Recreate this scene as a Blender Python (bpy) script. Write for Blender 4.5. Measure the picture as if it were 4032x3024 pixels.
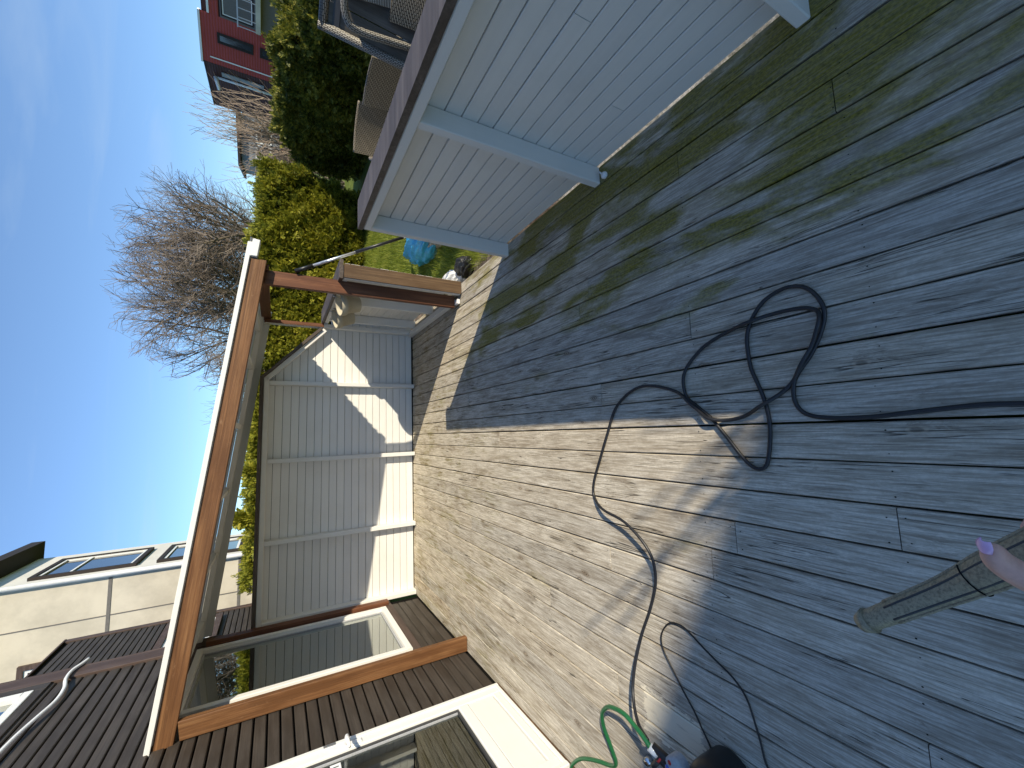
import bpy, bmesh, math, random
import numpy as np
from mathutils import Vector, Matrix
R = math.radians
for o in list(bpy.data.objects): bpy.data.objects.remove(o)
scene = bpy.context.scene
COL = scene.collection
random.seed(7)
rng = np.random.default_rng(11)

# ------------------------------------------------------------------ camera
cd = bpy.data.cameras.new('camera'); cam = bpy.data.objects.new('camera', cd); COL.objects.link(cam)
f_px, pitch, yaw, roll = 1632.80, 0.513117, 0.1291975, 0.0305441
fwd = Vector((math.sin(yaw)*math.cos(pitch), math.cos(yaw)*math.cos(pitch), -math.sin(pitch)))
rgt = Vector((math.cos(yaw), -math.sin(yaw), 0)); upv = rgt.cross(fwd)
rr = rgt*math.cos(roll) + upv*math.sin(roll); uu = rr.cross(fwd)
# the photograph lies on its side: world-up points to the left edge of the picture
ax, ay, az = -uu, rr, -fwd
cam.matrix_world = Matrix(((ax.x, ay.x, az.x, 0), (ax.y, ay.y, az.y, 0), (ax.z, ay.z, az.z, 1.56), (0, 0, 0, 1)))
cd.sensor_fit = 'HORIZONTAL'; cd.sensor_width = 36; cd.lens = 36*f_px/4032
cd.clip_start = 0.02; cd.clip_end = 2000
scene.camera = cam

# ------------------------------------------------------------------ sky, sun, exposure
SUN = Vector((1.18, -1.265, 1.0)).normalized()          # towards the sun
w = bpy.data.worlds.new('World'); scene.world = w; w.use_nodes = True
nt = w.node_tree; nt.nodes.clear()
out = nt.nodes.new('ShaderNodeOutputWorld'); bg = nt.nodes.new('ShaderNodeBackground')
sky = nt.nodes.new('ShaderNodeTexSky'); sky.sky_type = 'NISHITA'; sky.sun_disc = False
sky.sun_elevation = math.asin(SUN.z); sky.sun_rotation = math.atan2(SUN.x, SUN.y)
sky.altitude = 1500; sky.air_density = 1.0; sky.dust_density = 0.0; sky.ozone_density = 3.4
tcw = nt.nodes.new('ShaderNodeTexCoord')
sepw = nt.nodes.new('ShaderNodeSeparateXYZ'); nt.links.new(tcw.outputs['Generated'], sepw.inputs[0])
addz = nt.nodes.new('ShaderNodeMath'); addz.operation = 'MAXIMUM'; addz.inputs[1].default_value = 0.02; nt.links.new(sepw.outputs[2], addz.inputs[0])
addz2 = nt.nodes.new('ShaderNodeMath'); addz2.operation = 'ADD'; addz2.inputs[1].default_value = 0.12; nt.links.new(addz.outputs[0], addz2.inputs[0])
dv = nt.nodes.new('ShaderNodeVectorMath'); dv.operation = 'DIVIDE'; nt.links.new(tcw.outputs['Generated'], dv.inputs[0])
cmb = nt.nodes.new('ShaderNodeCombineXYZ')
for i in range(3): nt.links.new(addz2.outputs[0], cmb.inputs[i])
nt.links.new(cmb.outputs[0], dv.inputs[1])
mpw = nt.nodes.new('ShaderNodeMapping'); mpw.inputs['Scale'].default_value = (0.35, 1.5, 1.0); mpw.inputs['Rotation'].default_value = (0, 0, R(20)); mpw.inputs['Location'].default_value = (1.7, 0.4, 0)
nt.links.new(dv.outputs[0], mpw.inputs[0])
nzw = nt.nodes.new('ShaderNodeTexNoise'); nzw.inputs['Scale'].default_value = 1.15; nzw.inputs['Detail'].default_value = 7; nzw.inputs['Roughness'].default_value = 0.55; nzw.inputs['Distortion'].default_value = 0.9
nt.links.new(mpw.outputs[0], nzw.inputs['Vector'])
rpw = nt.nodes.new('ShaderNodeMapRange'); rpw.inputs['From Min'].default_value = 0.55; rpw.inputs['From Max'].default_value = 0.80; rpw.inputs['To Max'].default_value = 0.30
nt.links.new(nzw.outputs['Fac'], rpw.inputs['Value'])
mxw = nt.nodes.new('ShaderNodeMixRGB'); mxw.inputs[2].default_value = (3.6, 3.9, 4.3, 1)
nt.links.new(rpw.outputs[0], mxw.inputs[0]); nt.links.new(sky.outputs[0], mxw.inputs[1])
hz = nt.nodes.new('ShaderNodeValToRGB'); hz.color_ramp.elements[0].position = 0.0; hz.color_ramp.elements[0].color = (0.41, 0.575, 0.83, 1); hz.color_ramp.elements[1].position = 0.35; hz.color_ramp.elements[1].color = (0.61, 0.76, 0.95, 1)
nt.links.new(sepw.outputs[2], hz.inputs[0])
mz = nt.nodes.new('ShaderNodeMixRGB'); mz.blend_type = 'MULTIPLY'; mz.inputs[0].default_value = 1.0; nt.links.new(mxw.outputs[0], mz.inputs[1]); nt.links.new(hz.outputs[0], mz.inputs[2])
nt.links.new(mz.outputs[0], bg.inputs[0]); bg.inputs[1].default_value = 0.15
nt.links.new(bg.outputs[0], out.inputs[0])
sd = bpy.data.lights.new('sun', 'SUN'); sd.energy = 3.05; sd.angle = R(0.53); sd.color = (1.0, 0.988, 0.968)
so = bpy.data.objects.new('sun', sd); COL.objects.link(so)
so.rotation_euler = (-SUN).to_track_quat('-Z', 'Y').to_euler(); so.location = (12, -13, 10)
scene.view_settings.view_transform = 'Standard'; scene.view_settings.look = 'None'
scene.view_settings.exposure = 0.92; scene.view_settings.gamma = 1; scene.view_settings.use_curve_mapping = False
scene.view_settings.use_white_balance = True; scene.view_settings.white_balance_temperature = 8300; scene.view_settings.white_balance_tint = 6
scene.render.resolution_x = 1024; scene.render.resolution_y = 768
scene.cycles.caustics_reflective = False; scene.cycles.caustics_refractive = False

# ------------------------------------------------------------------ material helpers
class NT:
    def __init__(s, name):
        s.m = bpy.data.materials.new(name); s.m.use_nodes = True; s.t = s.m.node_tree; s.t.nodes.clear()
        s.out = s.t.nodes.new('ShaderNodeOutputMaterial')
    def n(s, typ, **kw):
        x = s.t.nodes.new('ShaderNode'+typ)
        for k, v in kw.items(): setattr(x, k, v)
        return x
    def l(s, a, b): s.t.links.new(a, b)
    def inp(s, sock, v):
        if hasattr(v, 'is_output'): s.l(v, sock)
        else: sock.default_value = v
    def math(s, op, a, b=0.0, c=0.0, clamp=False):
        x = s.n('Math', operation=op); x.use_clamp = clamp
        for i, v in enumerate((a, b, c)): s.inp(x.inputs[i], v)
        return x.outputs[0]
    def vmul(s, v, sc):
        x = s.n('VectorMath', operation='MULTIPLY'); s.inp(x.inputs[0], v); x.inputs[1].default_value = sc; return x.outputs[0]
    def vadd(s, v, b):
        x = s.n('VectorMath', operation='ADD'); s.inp(x.inputs[0], v); s.inp(x.inputs[1], b); return x.outputs[0]
    def noise(s, v, sc=(1,1,1), scale=1.0, detail=3, rough=0.5, dist=0.0):
        x = s.n('TexNoise'); s.l(s.vmul(v, sc), x.inputs['Vector'])
        x.inputs['Scale'].default_value = scale; x.inputs['Detail'].default_value = detail
        x.inputs['Roughness'].default_value = rough; x.inputs['Distortion'].default_value = dist
        return x.outputs['Fac']
    def rng(s, v, a, b, c=0.0, d=1.0, smooth=True):
        x = s.n('MapRange'); x.interpolation_type = 'SMOOTHSTEP' if smooth else 'LINEAR'
        s.inp(x.inputs['Value'], v)
        for k, q in (('From Min', a), ('From Max', b), ('To Min', c), ('To Max', d)): s.inp(x.inputs[k], q)
        return x.outputs[0]
    def ramp(s, v, stops):
        x = s.n('ValToRGB'); s.inp(x.inputs[0], v); e = x.color_ramp.elements
        while len(e) < len(stops): e.new(0.5)
        for q, (p, c) in zip(e, stops): q.position = p; q.color = (*c, 1)
        return x.outputs[0]
    def mix(s, f, a, b, mode='MIX'):
        x = s.n('MixRGB', blend_type=mode)
        s.inp(x.inputs[0], f)
        for i, v in ((1, a), (2, b)):
            if isinstance(v, tuple): x.inputs[i].default_value = (*v[:3], 1)
            else: s.inp(x.inputs[i], v)
        return x.outputs[0]
    def bump(s, h, strength=0.3, dist=0.004):
        x = s.n('Bump'); x.inputs['Strength'].default_value = strength; x.inputs['Distance'].default_value = dist
        s.l(h, x.inputs['Height']); return x.outputs[0]
    def bsdf(s, col, rough=0.7, spec=0.35, nrm=None, metal=0.0, **kw):
        x = s.n('BsdfPrincipled')
        if isinstance(col, tuple): x.inputs['Base Color'].default_value = (*col[:3], 1)
        else: s.l(col, x.inputs['Base Color'])
        s.inp(x.inputs['Roughness'], rough); x.inputs['Specular IOR Level'].default_value = spec; x.inputs['Metallic'].default_value = metal
        if nrm is not None: s.l(nrm, x.inputs['Normal'])
        for k, v in kw.items(): s.inp(x.inputs[k], v)
        return x.outputs[0]
    def end(s, sh): s.l(sh, s.out.inputs['Surface']); return s.m
    def obj(s):
        tc = s.n('TexCoord'); oi = s.n('ObjectInfo')
        c = s.n('CombineXYZ'); s.l(s.math('MULTIPLY', oi.outputs['Random'], 41.0), c.inputs[0]); s.l(s.math('MULTIPLY', oi.outputs['Random'], 17.0), c.inputs[1])
        s.rand = oi.outputs['Random']
        return s.vadd(tc.outputs['Object'], c.outputs[0])
    def pos(s): return s.n('NewGeometry').outputs['Position']

def hsv(t, c, h, sat, val):
    x = t.n('HueSaturation'); t.l(c, x.inputs['Color']); t.inp(x.inputs['Hue'], h); t.inp(x.inputs['Saturation'], sat); t.inp(x.inputs['Value'], val); return x.outputs[0]

def m_deck():
    t = NT('weathered_deck_wood'); v = t.obj(); P = t.pos()
    sp = t.n('SeparateXYZ'); t.l(P, sp.inputs[0]); X, Y = sp.outputs[0], sp.outputs[1]
    g1 = t.noise(v, (7.0, 170, 20), detail=4, rough=0.65, dist=0.4)          # fine grain
    g2 = t.noise(v, (2.6, 42, 8), detail=6, rough=0.68, dist=1.2)            # coarse grain
    g3 = t.noise(v, (3.4, 11, 3), detail=6, rough=0.7, dist=0.8)             # blotches
    g4 = t.noise(v, (70, 90, 30), detail=3, rough=0.7)                       # speckle
    col = t.ramp(t.math('ADD', t.math('MULTIPLY', g2, 0.6), t.math('MULTIPLY', g3, 0.4)), [(0.33, (0.22, 0.185, 0.145)), (0.43, (0.45, 0.405, 0.34)), (0.52, (0.62, 0.58, 0.51)), (0.66, (0.78, 0.74, 0.665))])
    col = t.mix(t.rng(g1, 0.36, 0.60, 0.55, 0.0), col, (0.19, 0.155, 0.12))
    col = t.mix(t.rng(g4, 0.42, 0.60, 0.20, 0.0), col, (0.29, 0.245, 0.19))
    # dark worn streaks
    st = t.math('MULTIPLY', t.rng(t.noise(v, (2.1, 13, 3), detail=7, rough=0.78, dist=1.4), 0.54, 0.66), t.rng(g1, 0.34, 0.56))
    col = t.mix(t.math('MULTIPLY', st, 0.62), col, (0.125, 0.085, 0.055))
    # cracks along the grain
    cr = t.noise(v, (1.1, 40, 6), detail=3, rough=0.5, dist=0.9)
    crk = t.math('SUBTRACT', 1.0, t.rng(t.math('ABSOLUTE', t.math('SUBTRACT', cr, 0.5)), 0.003, 0.014))
    crk = t.math('MULTIPLY', crk, t.rng(t.noise(v, (2.5, 8, 3), detail=2), 0.50, 0.57))
    col = t.mix(t.math('MULTIPLY', crk, 0.85), col, (0.03, 0.024, 0.018))
    # knots with bent grain round them
    vo = t.n('TexVoronoi'); t.l(t.vmul(v, (3.4, 8.0, 1)), vo.inputs['Vector']); vo.inputs['Scale'].default_value = 1.0
    kd = t.math('ADD', vo.outputs['Distance'], t.math('MULTIPLY', t.math('SUBTRACT', g3, 0.5), 0.14))
    kn = t.math('MULTIPLY', t.rng(kd, 0.05, 0.19, 1.0, 0.0), t.math('GREATER_THAN', vo.outputs['Color'], 0.50))
    ring = t.math('SINE', t.math('MULTIPLY', kd, 120.0))
    col = t.mix(t.math('MULTIPLY', kn, 0.75), col, t.mix(t.rng(ring, -0.5, 0.8), (0.065, 0.042, 0.028), (0.36, 0.28, 0.20)))
    # board to board tone
    col = t.mix(1.0, col, t.ramp(t.rand, [(0.0, (0.82, 0.82, 0.82)), (0.25, (1.0, 0.965, 0.91)), (0.5, (0.84, 0.84, 0.84)), (0.75, (1.05, 1.03, 0.99)), (1.0, (0.90, 0.84, 0.76))]), 'MULTIPLY')
    col = t.mix(1.0, col, (1.0, 0.985, 0.955), 'MULTIPLY')
    # green algae, thick along the low fence, thin elsewhere
    al = t.noise(P, (4.5, 1.3, 1), detail=6, rough=0.62, dist=0.3)
    near = t.math('MULTIPLY', t.rng(X, 0.15, 1.05), t.rng(Y, 4.0, 2.9))
    thr = t.math('SUBTRACT', 0.63, t.math('MULTIPLY', near, 0.195))
    am = t.rng(t.math('SUBTRACT', al, thr), -0.03, 0.11)
    am = t.math('MULTIPLY', am, t.rng(g1, 0.25, 0.60, 0.45, 1.0))
    am = t.math('MULTIPLY', am, t.rng(near, 0.0, 0.6, 0.40, 0.94))
    col = t.mix(am, col, t.mix(t.rng(g4, 0.3, 0.7), (0.10, 0.085, 0.004), (0.27, 0.215, 0.014)))
    # ochre and mossy weathering further out
    oc = t.math('MULTIPLY', t.rng(t.noise(P, (5.0, 2.0, 1), detail=8, rough=0.75), 0.47, 0.62), t.rng(Y, 2.2, 4.0))
    col = t.mix(t.math('MULTIPLY', oc, t.rng(g2, 0.35, 0.6, 0.85, 0.1)), col, t.mix(t.rng(g3, 0.4, 0.6), (0.17, 0.115, 0.04), (0.20, 0.175, 0.05)))
    # freshly washed patch beside the machine
    wob = t.math('MULTIPLY', t.math('SUBTRACT', t.noise(P, (60, 22, 1), detail=6, rough=0.7), 0.5), 0.10)
    dx = t.math('ABSOLUTE', t.math('ADD', X, 1.330)); dy = t.math('ABSOLUTE', t.math('SUBTRACT', Y, 1.415))
    pm = t.math('MULTIPLY', t.rng(t.math('ADD', dx, wob), 0.098, 0.090), t.rng(t.math('ADD', dy, t.math('MULTIPLY', wob, 1.6)), 0.165, 0.155))
    col = t.mix(t.math('MULTIPLY', pm, t.rng(g2, 0.34, 0.46, 0.15, 0.95)), col, (0.80, 0.72, 0.57))
    h = t.math('ADD', t.math('MULTIPLY', g1, 0.5), t.math('SUBTRACT', t.math('MULTIPLY', g2, 0.5), t.math('MULTIPLY', crk, 0.9)))
    return t.end(t.bsdf(col, t.rng(am, 0, 1, 0.80, 0.65), 0.25, t.bump(h, 0.6, 0.004)))

def m_paint(name, c, dirt=0.16, rough=0.62):
    t = NT(name); v = t.obj(); P = t.pos()
    g = t.noise(v, (1.2, 40, 40), detail=3); d = t.noise(P, (3, 3, 3), detail=6, rough=0.65)
    col = t.mix(t.rng(d, 0.45, 0.75, 0.0, dirt), c, (c[0]*0.62, c[1]*0.60, c[2]*0.55))
    col = t.mix(t.rng(g, 0.35, 0.65, dirt*0.7, 0.0), col, (c[0]*0.78, c[1]*0.78, c[2]*0.78))
    col = t.mix(1.0, col, t.ramp(t.rand, [(0, (0.93, 0.935, 0.94)), (1, (1.0, 1.0, 0.99))]), 'MULTIPLY')
    vo = t.n('TexVoronoi'); t.l(t.vmul(v, (2.2, 12, 12)), vo.inputs['Vector'])
    sp = t.math('MULTIPLY', t.rng(vo.outputs['Distance'], 0.02, 0.05, 1, 0), t.math('GREATER_THAN', vo.outputs['Color'], 0.82))
    col = t.mix(t.math('MULTIPLY', sp, 0.7), col, (0.06, 0.05, 0.04))
    return t.end(t.bsdf(col, rough, 0.35, t.bump(t.math('ADD', g, t.math('MULTIPLY', d, 0.5)), 0.18, 0.003)))

def m_wood(name, a, b, c, rough=0.6, gy=30.0, knot=0.75, bump=0.35, worn=0.25):
    t = NT(name); v = t.obj()
    g1 = t.noise(v, (2.0, gy*4, gy*4), detail=3, rough=0.6); g2 = t.noise(v, (0.9, gy, gy), detail=5, rough=0.6, dist=1.1)
    g3 = t.noise(v, (2.5, 9, 9), detail=4, rough=0.6)
    col = t.ramp(g2, [(0.28, c), (0.5, b), (0.72, a)])
    col = t.mix(t.rng(g1, 0.35, 0.6, 0.45, 0.0), col, c)
    col = t.mix(t.rng(g3, 0.38, 0.66, 0.0, 0.72), col, (b[0]*0.55, b[1]*0.5, b[2]*0.45))
    vo = t.n('TexVoronoi'); t.l(t.vmul(v, (2.3, 9, 9)), vo.inputs['Vector'])
    kn = t.math('MULTIPLY', t.rng(vo.outputs['Distance'], 0.07, 0.22, 1, 0), t.math('GREATER_THAN', vo.outputs['Color'], knot))
    ring = t.math('SINE', t.math('MULTIPLY', vo.outputs['Distance'], 90.0))
    col = t.mix(t.math('MULTIPLY', kn, 0.8), col, t.mix(t.rng(ring, -0.5, 0.8), (c[0]*0.5, c[1]*0.5, c[2]*0.5), a))
    wr = t.rng(t.noise(v, (9, 30, 30), detail=6, rough=0.75), 0.60, 0.74, 0.0, worn)
    col = t.mix(wr, col, (a[0]*1.25+0.05, a[1]*1.35+0.05, a[2]*1.4+0.05))
    return t.end(t.bsdf(col, rough, 0.35, t.bump(t.math('ADD', g1, g2), bump, 0.003)))

def m_plain(name, c, rough=0.6, spec=0.4, metal=0.0, var=0.15, sc=14, bump=0.0, **kw):
    t = NT(name); v = t.obj(); d = t.noise(v, (1, 1, 1), scale=sc, detail=5, rough=0.65)
    col = t.mix(t.rng(d, 0.35, 0.7, 0.0, 1.0), c, tuple(q*(1-var) for q in c))
    return t.end(t.bsdf(col, rough, spec, t.bump(d, bump, 0.004) if bump else None, metal, **kw))

def m_glass(name, tint=(0.80, 0.88, 0.84), ior=1.7, base=0.0):
    t = NT(name)
    fr = t.n('Fresnel'); fr.inputs['IOR'].default_value = ior
    gl = t.n('BsdfGlossy'); gl.inputs['Roughness'].default_value = 0.01; gl.inputs['Color'].default_value = (0.95, 1.0, 0.97, 1)
    tr = t.n('BsdfTransparent'); tr.inputs['Color'].default_value = (*tint, 1)
    mx = t.n('MixShader'); t.l(t.math('ADD', t.math('MULTIPLY', fr.outputs[0], 0.85), base, 0.0, True), mx.inputs[0]); t.l(tr.outputs[0], mx.inputs[1]); t.l(gl.outputs[0], mx.inputs[2])
    return t.end(mx.outputs[0])

def m_leaf(name, c1, c2, c3, trans=0.35):
    t = NT(name); P = t.pos(); ge = t.n('NewGeometry')
    n1 = t.noise(P, (1.6, 1.6, 1.6), detail=4); r = ge.outputs['Random Per Island']
    f = t.math('ADD', t.math('MULTIPLY', n1, 0.75), t.math('MULTIPLY', r, 0.45))
    col = t.ramp(f, [(0.30, c1), (0.58, c2), (0.88, c3)])
    d = t.bsdf(col, 0.55, 0.25)
    tl = t.n('BsdfTranslucent'); t.l(col, tl.inputs[0])
    mx = t.n('MixShader'); mx.inputs[0].default_value = trans; t.l(d, mx.inputs[1]); t.l(tl.outputs[0], mx.inputs[2])
    return t.end(mx.outputs[0])

def m_weave(name, c1, c2):
    t = NT(name); tc = t.n('TexCoord')
    br = t.n('TexBrick'); t.l(t.vmul(tc.outputs['UV'], (1, 1, 1)), br.inputs['Vector'])
    br.inputs['Scale'].default_value = 1.0; br.inputs['Brick Width'].default_value = 0.035; br.inputs['Row Height'].default_value = 0.012
    br.inputs['Mortar Size'].default_value = 0.0035; br.inputs['Color1'].default_value = (*c1, 1); br.inputs['Color2'].default_value = tuple(q*0.8 for q in c1)+(1,); br.inputs['Mortar'].default_value = (*c2, 1)
    return t.end(t.bsdf(br.outputs['Color'], 0.55, 0.4, t.bump(t.math('SUBTRACT', 1.0, br.outputs['Fac']), 0.7, 0.004)))

def m_ground(name, cs, sc, bump=0.5):
    t = NT(name); P = t.pos(); n1 = t.noise(P, (1, 1, 1), scale=sc, detail=7, rough=0.7); n2 = t.noise(P, (1, 1, 1), scale=sc*0.1, detail=3)
    col = t.ramp(t.math('ADD', t.math('MULTIPLY', n1, 0.65), t.math('MULTIPLY', n2, 0.35)), [(0.35, cs[0]), (0.5, cs[1]), (0.66, cs[2])])
    return t.end(t.bsdf(col, 0.9, 0.2, t.bump(n1, bump, 0.03)))

M = {}
M['deck'] = m_deck()
M['grey'] = m_paint('grey_paint', (0.775, 0.755, 0.72))
M['greyd'] = m_paint('grey_paint_smooth', (0.74, 0.725, 0.695), 0.1)
M['white'] = m_paint('white_paint', (0.80, 0.79, 0.76), 0.06, 0.4)
M['orange'] = m_wood('stained_beam_wood', (0.30, 0.150, 0.066), (0.20, 0.088, 0.036), (0.075, 0.032, 0.014), 0.55, 30, 0.72, 0.4, 0.4)
M['redwood'] = m_wood('reddish_post_wood', (0.26, 0.11, 0.055), (0.17, 0.064, 0.031), (0.065, 0.024, 0.013), 0.55, 30, 0.72, 0.4, 0.4)
M['brownend'] = m_wood('worn_brown_wood', (0.19, 0.115, 0.062), (0.13, 0.075, 0.038), (0.06, 0.033, 0.018), 0.65, 30, 0.8, 0.35, 0.5)
M['cap'] = m_wood('fence_cap_wood', (0.165, 0.135, 0.118), (0.105, 0.082, 0.070), (0.05, 0.037, 0.030), 0.55, 26, 0.8, 0.4, 0.5)
M['siding'] = m_wood('dark_brown_siding', (0.078, 0.063, 0.052), (0.060, 0.049, 0.041), (0.038, 0.031, 0.026), 0.6, 22, 0.9, 0.25, 0.22)
M['siding2'] = m_wood('purple_brown_trim', (0.135, 0.090, 0.074), (0.095, 0.063, 0.053), (0.055, 0.036, 0.03), 0.6, 22, 0.9, 0.25, 0.3)
M['dark'] = m_plain('dark_void', (0.012, 0.011, 0.010), 0.9, 0.1)
M['soil'] = m_ground('soil', [(0.06, 0.042, 0.03), (0.16, 0.12, 0.09), (0.33, 0.28, 0.22)], 14)
M['lawn'] = m_ground('lawn_ground', [(0.06, 0.085, 0.014), (0.12, 0.16, 0.026), (0.18, 0.21, 0.045)], 9)
M['gravel'] = m_ground('gravel', [(0.06, 0.055, 0.045), (0.26, 0.25, 0.22), (0.55, 0.53, 0.49)], 45)
M['hose'] = m_plain('black_rubber', (0.018, 0.018, 0.020), 0.42, 0.5, 0, 0.3, 40, 0.1)
M['green'] = m_plain('green_hose_plastic', (0.012, 0.15, 0.055), 0.28, 0.5, 0, 0.3, 200, 0.1)
M['cable'] = m_plain('black_cable', (0.010, 0.010, 0.011), 0.45, 0.5)
M['black'] = m_plain('black_plastic', (0.016, 0.016, 0.017), 0.38, 0.5, 0, 0.2, 30)
M['dkgrey'] = m_plain('dark_grey_plastic', (0.05, 0.05, 0.052), 0.5, 0.4)
M['lgrey'] = m_plain('light_grey_plastic', (0.42, 0.43, 0.45), 0.5, 0.4, 0, 0.2, 90)
M['red'] = m_plain('red_plastic', (0.55, 0.03, 0.03), 0.4)
M['blue'] = m_plain('blue_print', (0.03, 0.12, 0.5), 0.4)
M['alu'] = m_plain('brushed_aluminium', (0.80, 0.81, 0.82), 0.32, 0.5, 0.75, 0.06)
M['chrome'] = m_plain('chrome', (0.75, 0.76, 0.78), 0.12, 0.5, 1.0, 0.05)
M['clear'] = m_plain('milky_clear_plastic', (0.62, 0.66, 0.68), 0.2, 0.5, 0, 0.1, 60)
M['pot'] = m_plain('beige_pot', (0.50, 0.45, 0.34), 0.7, 0.25, 0, 0.12, 20)
M['whitepl'] = m_plain('white_plastic', (0.80, 0.80, 0.80), 0.35, 0.5, 0, 0.08)
M['glass'] = m_glass('window_glass', (0.90, 0.95, 0.91), 2.0, 0.32)
M['glassd'] = m_glass('door_glass', (0.5, 0.52, 0.5), 1.8, 0.10)
def m_sheet():
    t = NT('translucent_roof_sheet'); d = t.bsdf((0.55, 0.55, 0.58), 0.4, 0.4); tl = t.n('BsdfTranslucent'); tl.inputs[0].default_value = (0.62, 0.62, 0.60, 1)
    mx = t.n('MixShader'); mx.inputs[0].default_value = 0.38; t.l(d, mx.inputs[1]); t.l(tl.outputs[0], mx.inputs[2]); return t.end(mx.outputs[0])
M['sheet'] = m_sheet()
M['curtain'] = m_plain('pale_curtain', (0.70, 0.76, 0.68), 0.8, 0.2, 0, 0.2, 6)
M['room'] = m_plain('room_wall', (0.24, 0.26, 0.22), 0.8, 0.2)
M['bark'] = m_plain('tree_bark', (0.17, 0.135, 0.095), 0.85, 0.2, 0, 0.45, 9, 0.4)
M['twig'] = m_plain('twig_bark', (0.20, 0.160, 0.130), 0.85, 0.2, 0, 0.3, 3)
M['pale'] = m_plain('pale_twig', (0.33, 0.25, 0.19), 0.85, 0.2, 0, 0.3, 3)
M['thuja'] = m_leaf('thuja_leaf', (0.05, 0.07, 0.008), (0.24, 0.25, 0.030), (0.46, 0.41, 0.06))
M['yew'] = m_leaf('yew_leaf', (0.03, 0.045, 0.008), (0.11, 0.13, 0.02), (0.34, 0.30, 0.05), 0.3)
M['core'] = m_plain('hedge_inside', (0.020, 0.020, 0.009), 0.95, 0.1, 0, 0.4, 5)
M['grass'] = m_leaf('grass_blade', (0.09, 0.13, 0.015), (0.24, 0.30, 0.04), (0.44, 0.44, 0.10), 0.45)
M['bag'] = m_plain('blue_plastic_film', (0.03, 0.36, 0.62), 0.35, 0.5, 0, 0.25, 25, 0.3)
M['sackw'] = m_plain('white_sack_film', (0.75, 0.75, 0.75), 0.35, 0.5, 0, 0.25, 30, 0.3)
M['weave'] = m_weave('grey_wicker', (0.50, 0.46, 0.39), (0.06, 0.05, 0.04))
M['weaved'] = m_weave('brown_wicker', (0.46, 0.38, 0.27), (0.05, 0.036, 0.022))
M['tboard'] = m_wood('grey_table_board', (0.17, 0.155, 0.13), (0.13, 0.118, 0.098), (0.07, 0.062, 0.05), 0.6)
M['redclad'] = m_plain('red_metal_cladding', (0.40, 0.062, 0.056), 0.5, 0.35, 0, 0.1, 0.7)
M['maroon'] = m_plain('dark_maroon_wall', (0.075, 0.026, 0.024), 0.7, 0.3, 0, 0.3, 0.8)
M['bluegrey'] = m_plain('blue_grey_render', (0.27, 0.29, 0.31), 0.8, 0.2, 0, 0.15, 0.9)
M['render'] = m_plain('cream_render', (0.60, 0.54, 0.44), 0.9, 0.15, 0, 0.22, 1.1, 0.15)
M['render2'] = m_plain('light_render', (0.66, 0.64, 0.60), 0.9, 0.15, 0, 0.1, 1.6, 0.1)
M['joint'] = m_plain('grey_joint', (0.16, 0.15, 0.14), 0.8, 0.2)
M['eave'] = m_plain('dark_eave', (0.035, 0.028, 0.026), 0.7, 0.2)
M['paneblue'] = m_plain('dark_window_pane', (0.03, 0.04, 0.05), 0.04, 0.9, 0, 0.05)
M['skin'] = m_plain('skin', (0.72, 0.375, 0.285), 0.5, 0.4, 0, 0.18, 60, 0.08, **{'Subsurface Weight': 0.12, 'Subsurface Radius': (0.012, 0.005, 0.003)})
M['nail'] = m_plain('lilac_nail_polish', (0.74, 0.42, 0.62), 0.22, 0.6, 0, 0.04)
M['gun'] = m_plain('taupe_gun_plastic', (0.36, 0.285, 0.18), 0.42, 0.45, 0, 0.5, 260, 0.4)
M['metal'] = m_plain('grey_metal', (0.45, 0.45, 0.46), 0.35, 0.5, 0.8)
M['text'] = m_plain('dark_print', (0.03, 0.03, 0.035), 0.5)
# ------------------------------------------------------------------ geometry helpers
PM = {}                                   # world matrix of each parent
CACHE = {}
def tag(o, label=None, cat=None, group=None, kind=None):
    if label: o['label'] = label
    if cat: o['category'] = cat
    if group: o['group'] = group
    if kind: o['kind'] = kind
    return o
def link(name, me, parent=None, mw=None):
    o = bpy.data.objects.new(name, me); COL.objects.link(o)
    mw = mw or Matrix()
    if parent is not None:
        o.parent = parent; o.matrix_basis = PM[parent.name].inverted() @ mw
    else: o.matrix_basis = mw
    PM[o.name] = mw.copy()
    return o
def empty(name, loc=(0, 0, 0), rz=0.0, label=None, cat=None, group=None, kind=None):
    o = link(name, None, None, Matrix.Translation(loc) @ Matrix.Rotation(rz, 4, 'Z'))
    return tag(o, label, cat, group, kind)
def mesh(name, V, F, mat=None, smooth=False, uv=None):
    me = bpy.data.meshes.new(name); me.from_pydata([tuple(v) for v in V], [], F); me.update()
    if mat: me.materials.append(M[mat] if isinstance(mat, str) else mat)
    if smooth: me.polygons.foreach_set('use_smooth', [True]*len(me.polygons))
    if uv is not None:
        l = me.uv_layers.new(name='UVMap')
        for p in me.polygons:
            for li in p.loop_indices: l.data[li].uv = uv[me.loops[li].vertex_index]
    return me
def quads(name, V, nper, mat, tri=False):
    """big meshes of equal polygons, V is (n*nper,3)"""
    V = np.ascontiguousarray(V, dtype=np.float32); n = len(V)//nper
    me = bpy.data.meshes.new(name); me.vertices.add(len(V)); me.vertices.foreach_set('co', V.ravel())
    me.loops.add(len(V)); me.loops.foreach_set('vertex_index', np.arange(len(V), dtype=np.int32))
    me.polygons.add(n); me.polygons.foreach_set('loop_start', np.arange(0, n*nper, nper, dtype=np.int32))
    me.update(calc_edges=True); me.materials.append(M[mat]); return me
def frame(p, x, z):
    x = Vector(x).normalized(); z = Vector(z); z = (z - x*z.dot(x)).normalized(); y = z.cross(x)
    return Matrix(((x.x, y.x, z.x, p[0]), (x.y, y.y, z.y, p[1]), (x.z, y.z, z.z, p[2]), (0, 0, 0, 1)))
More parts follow.
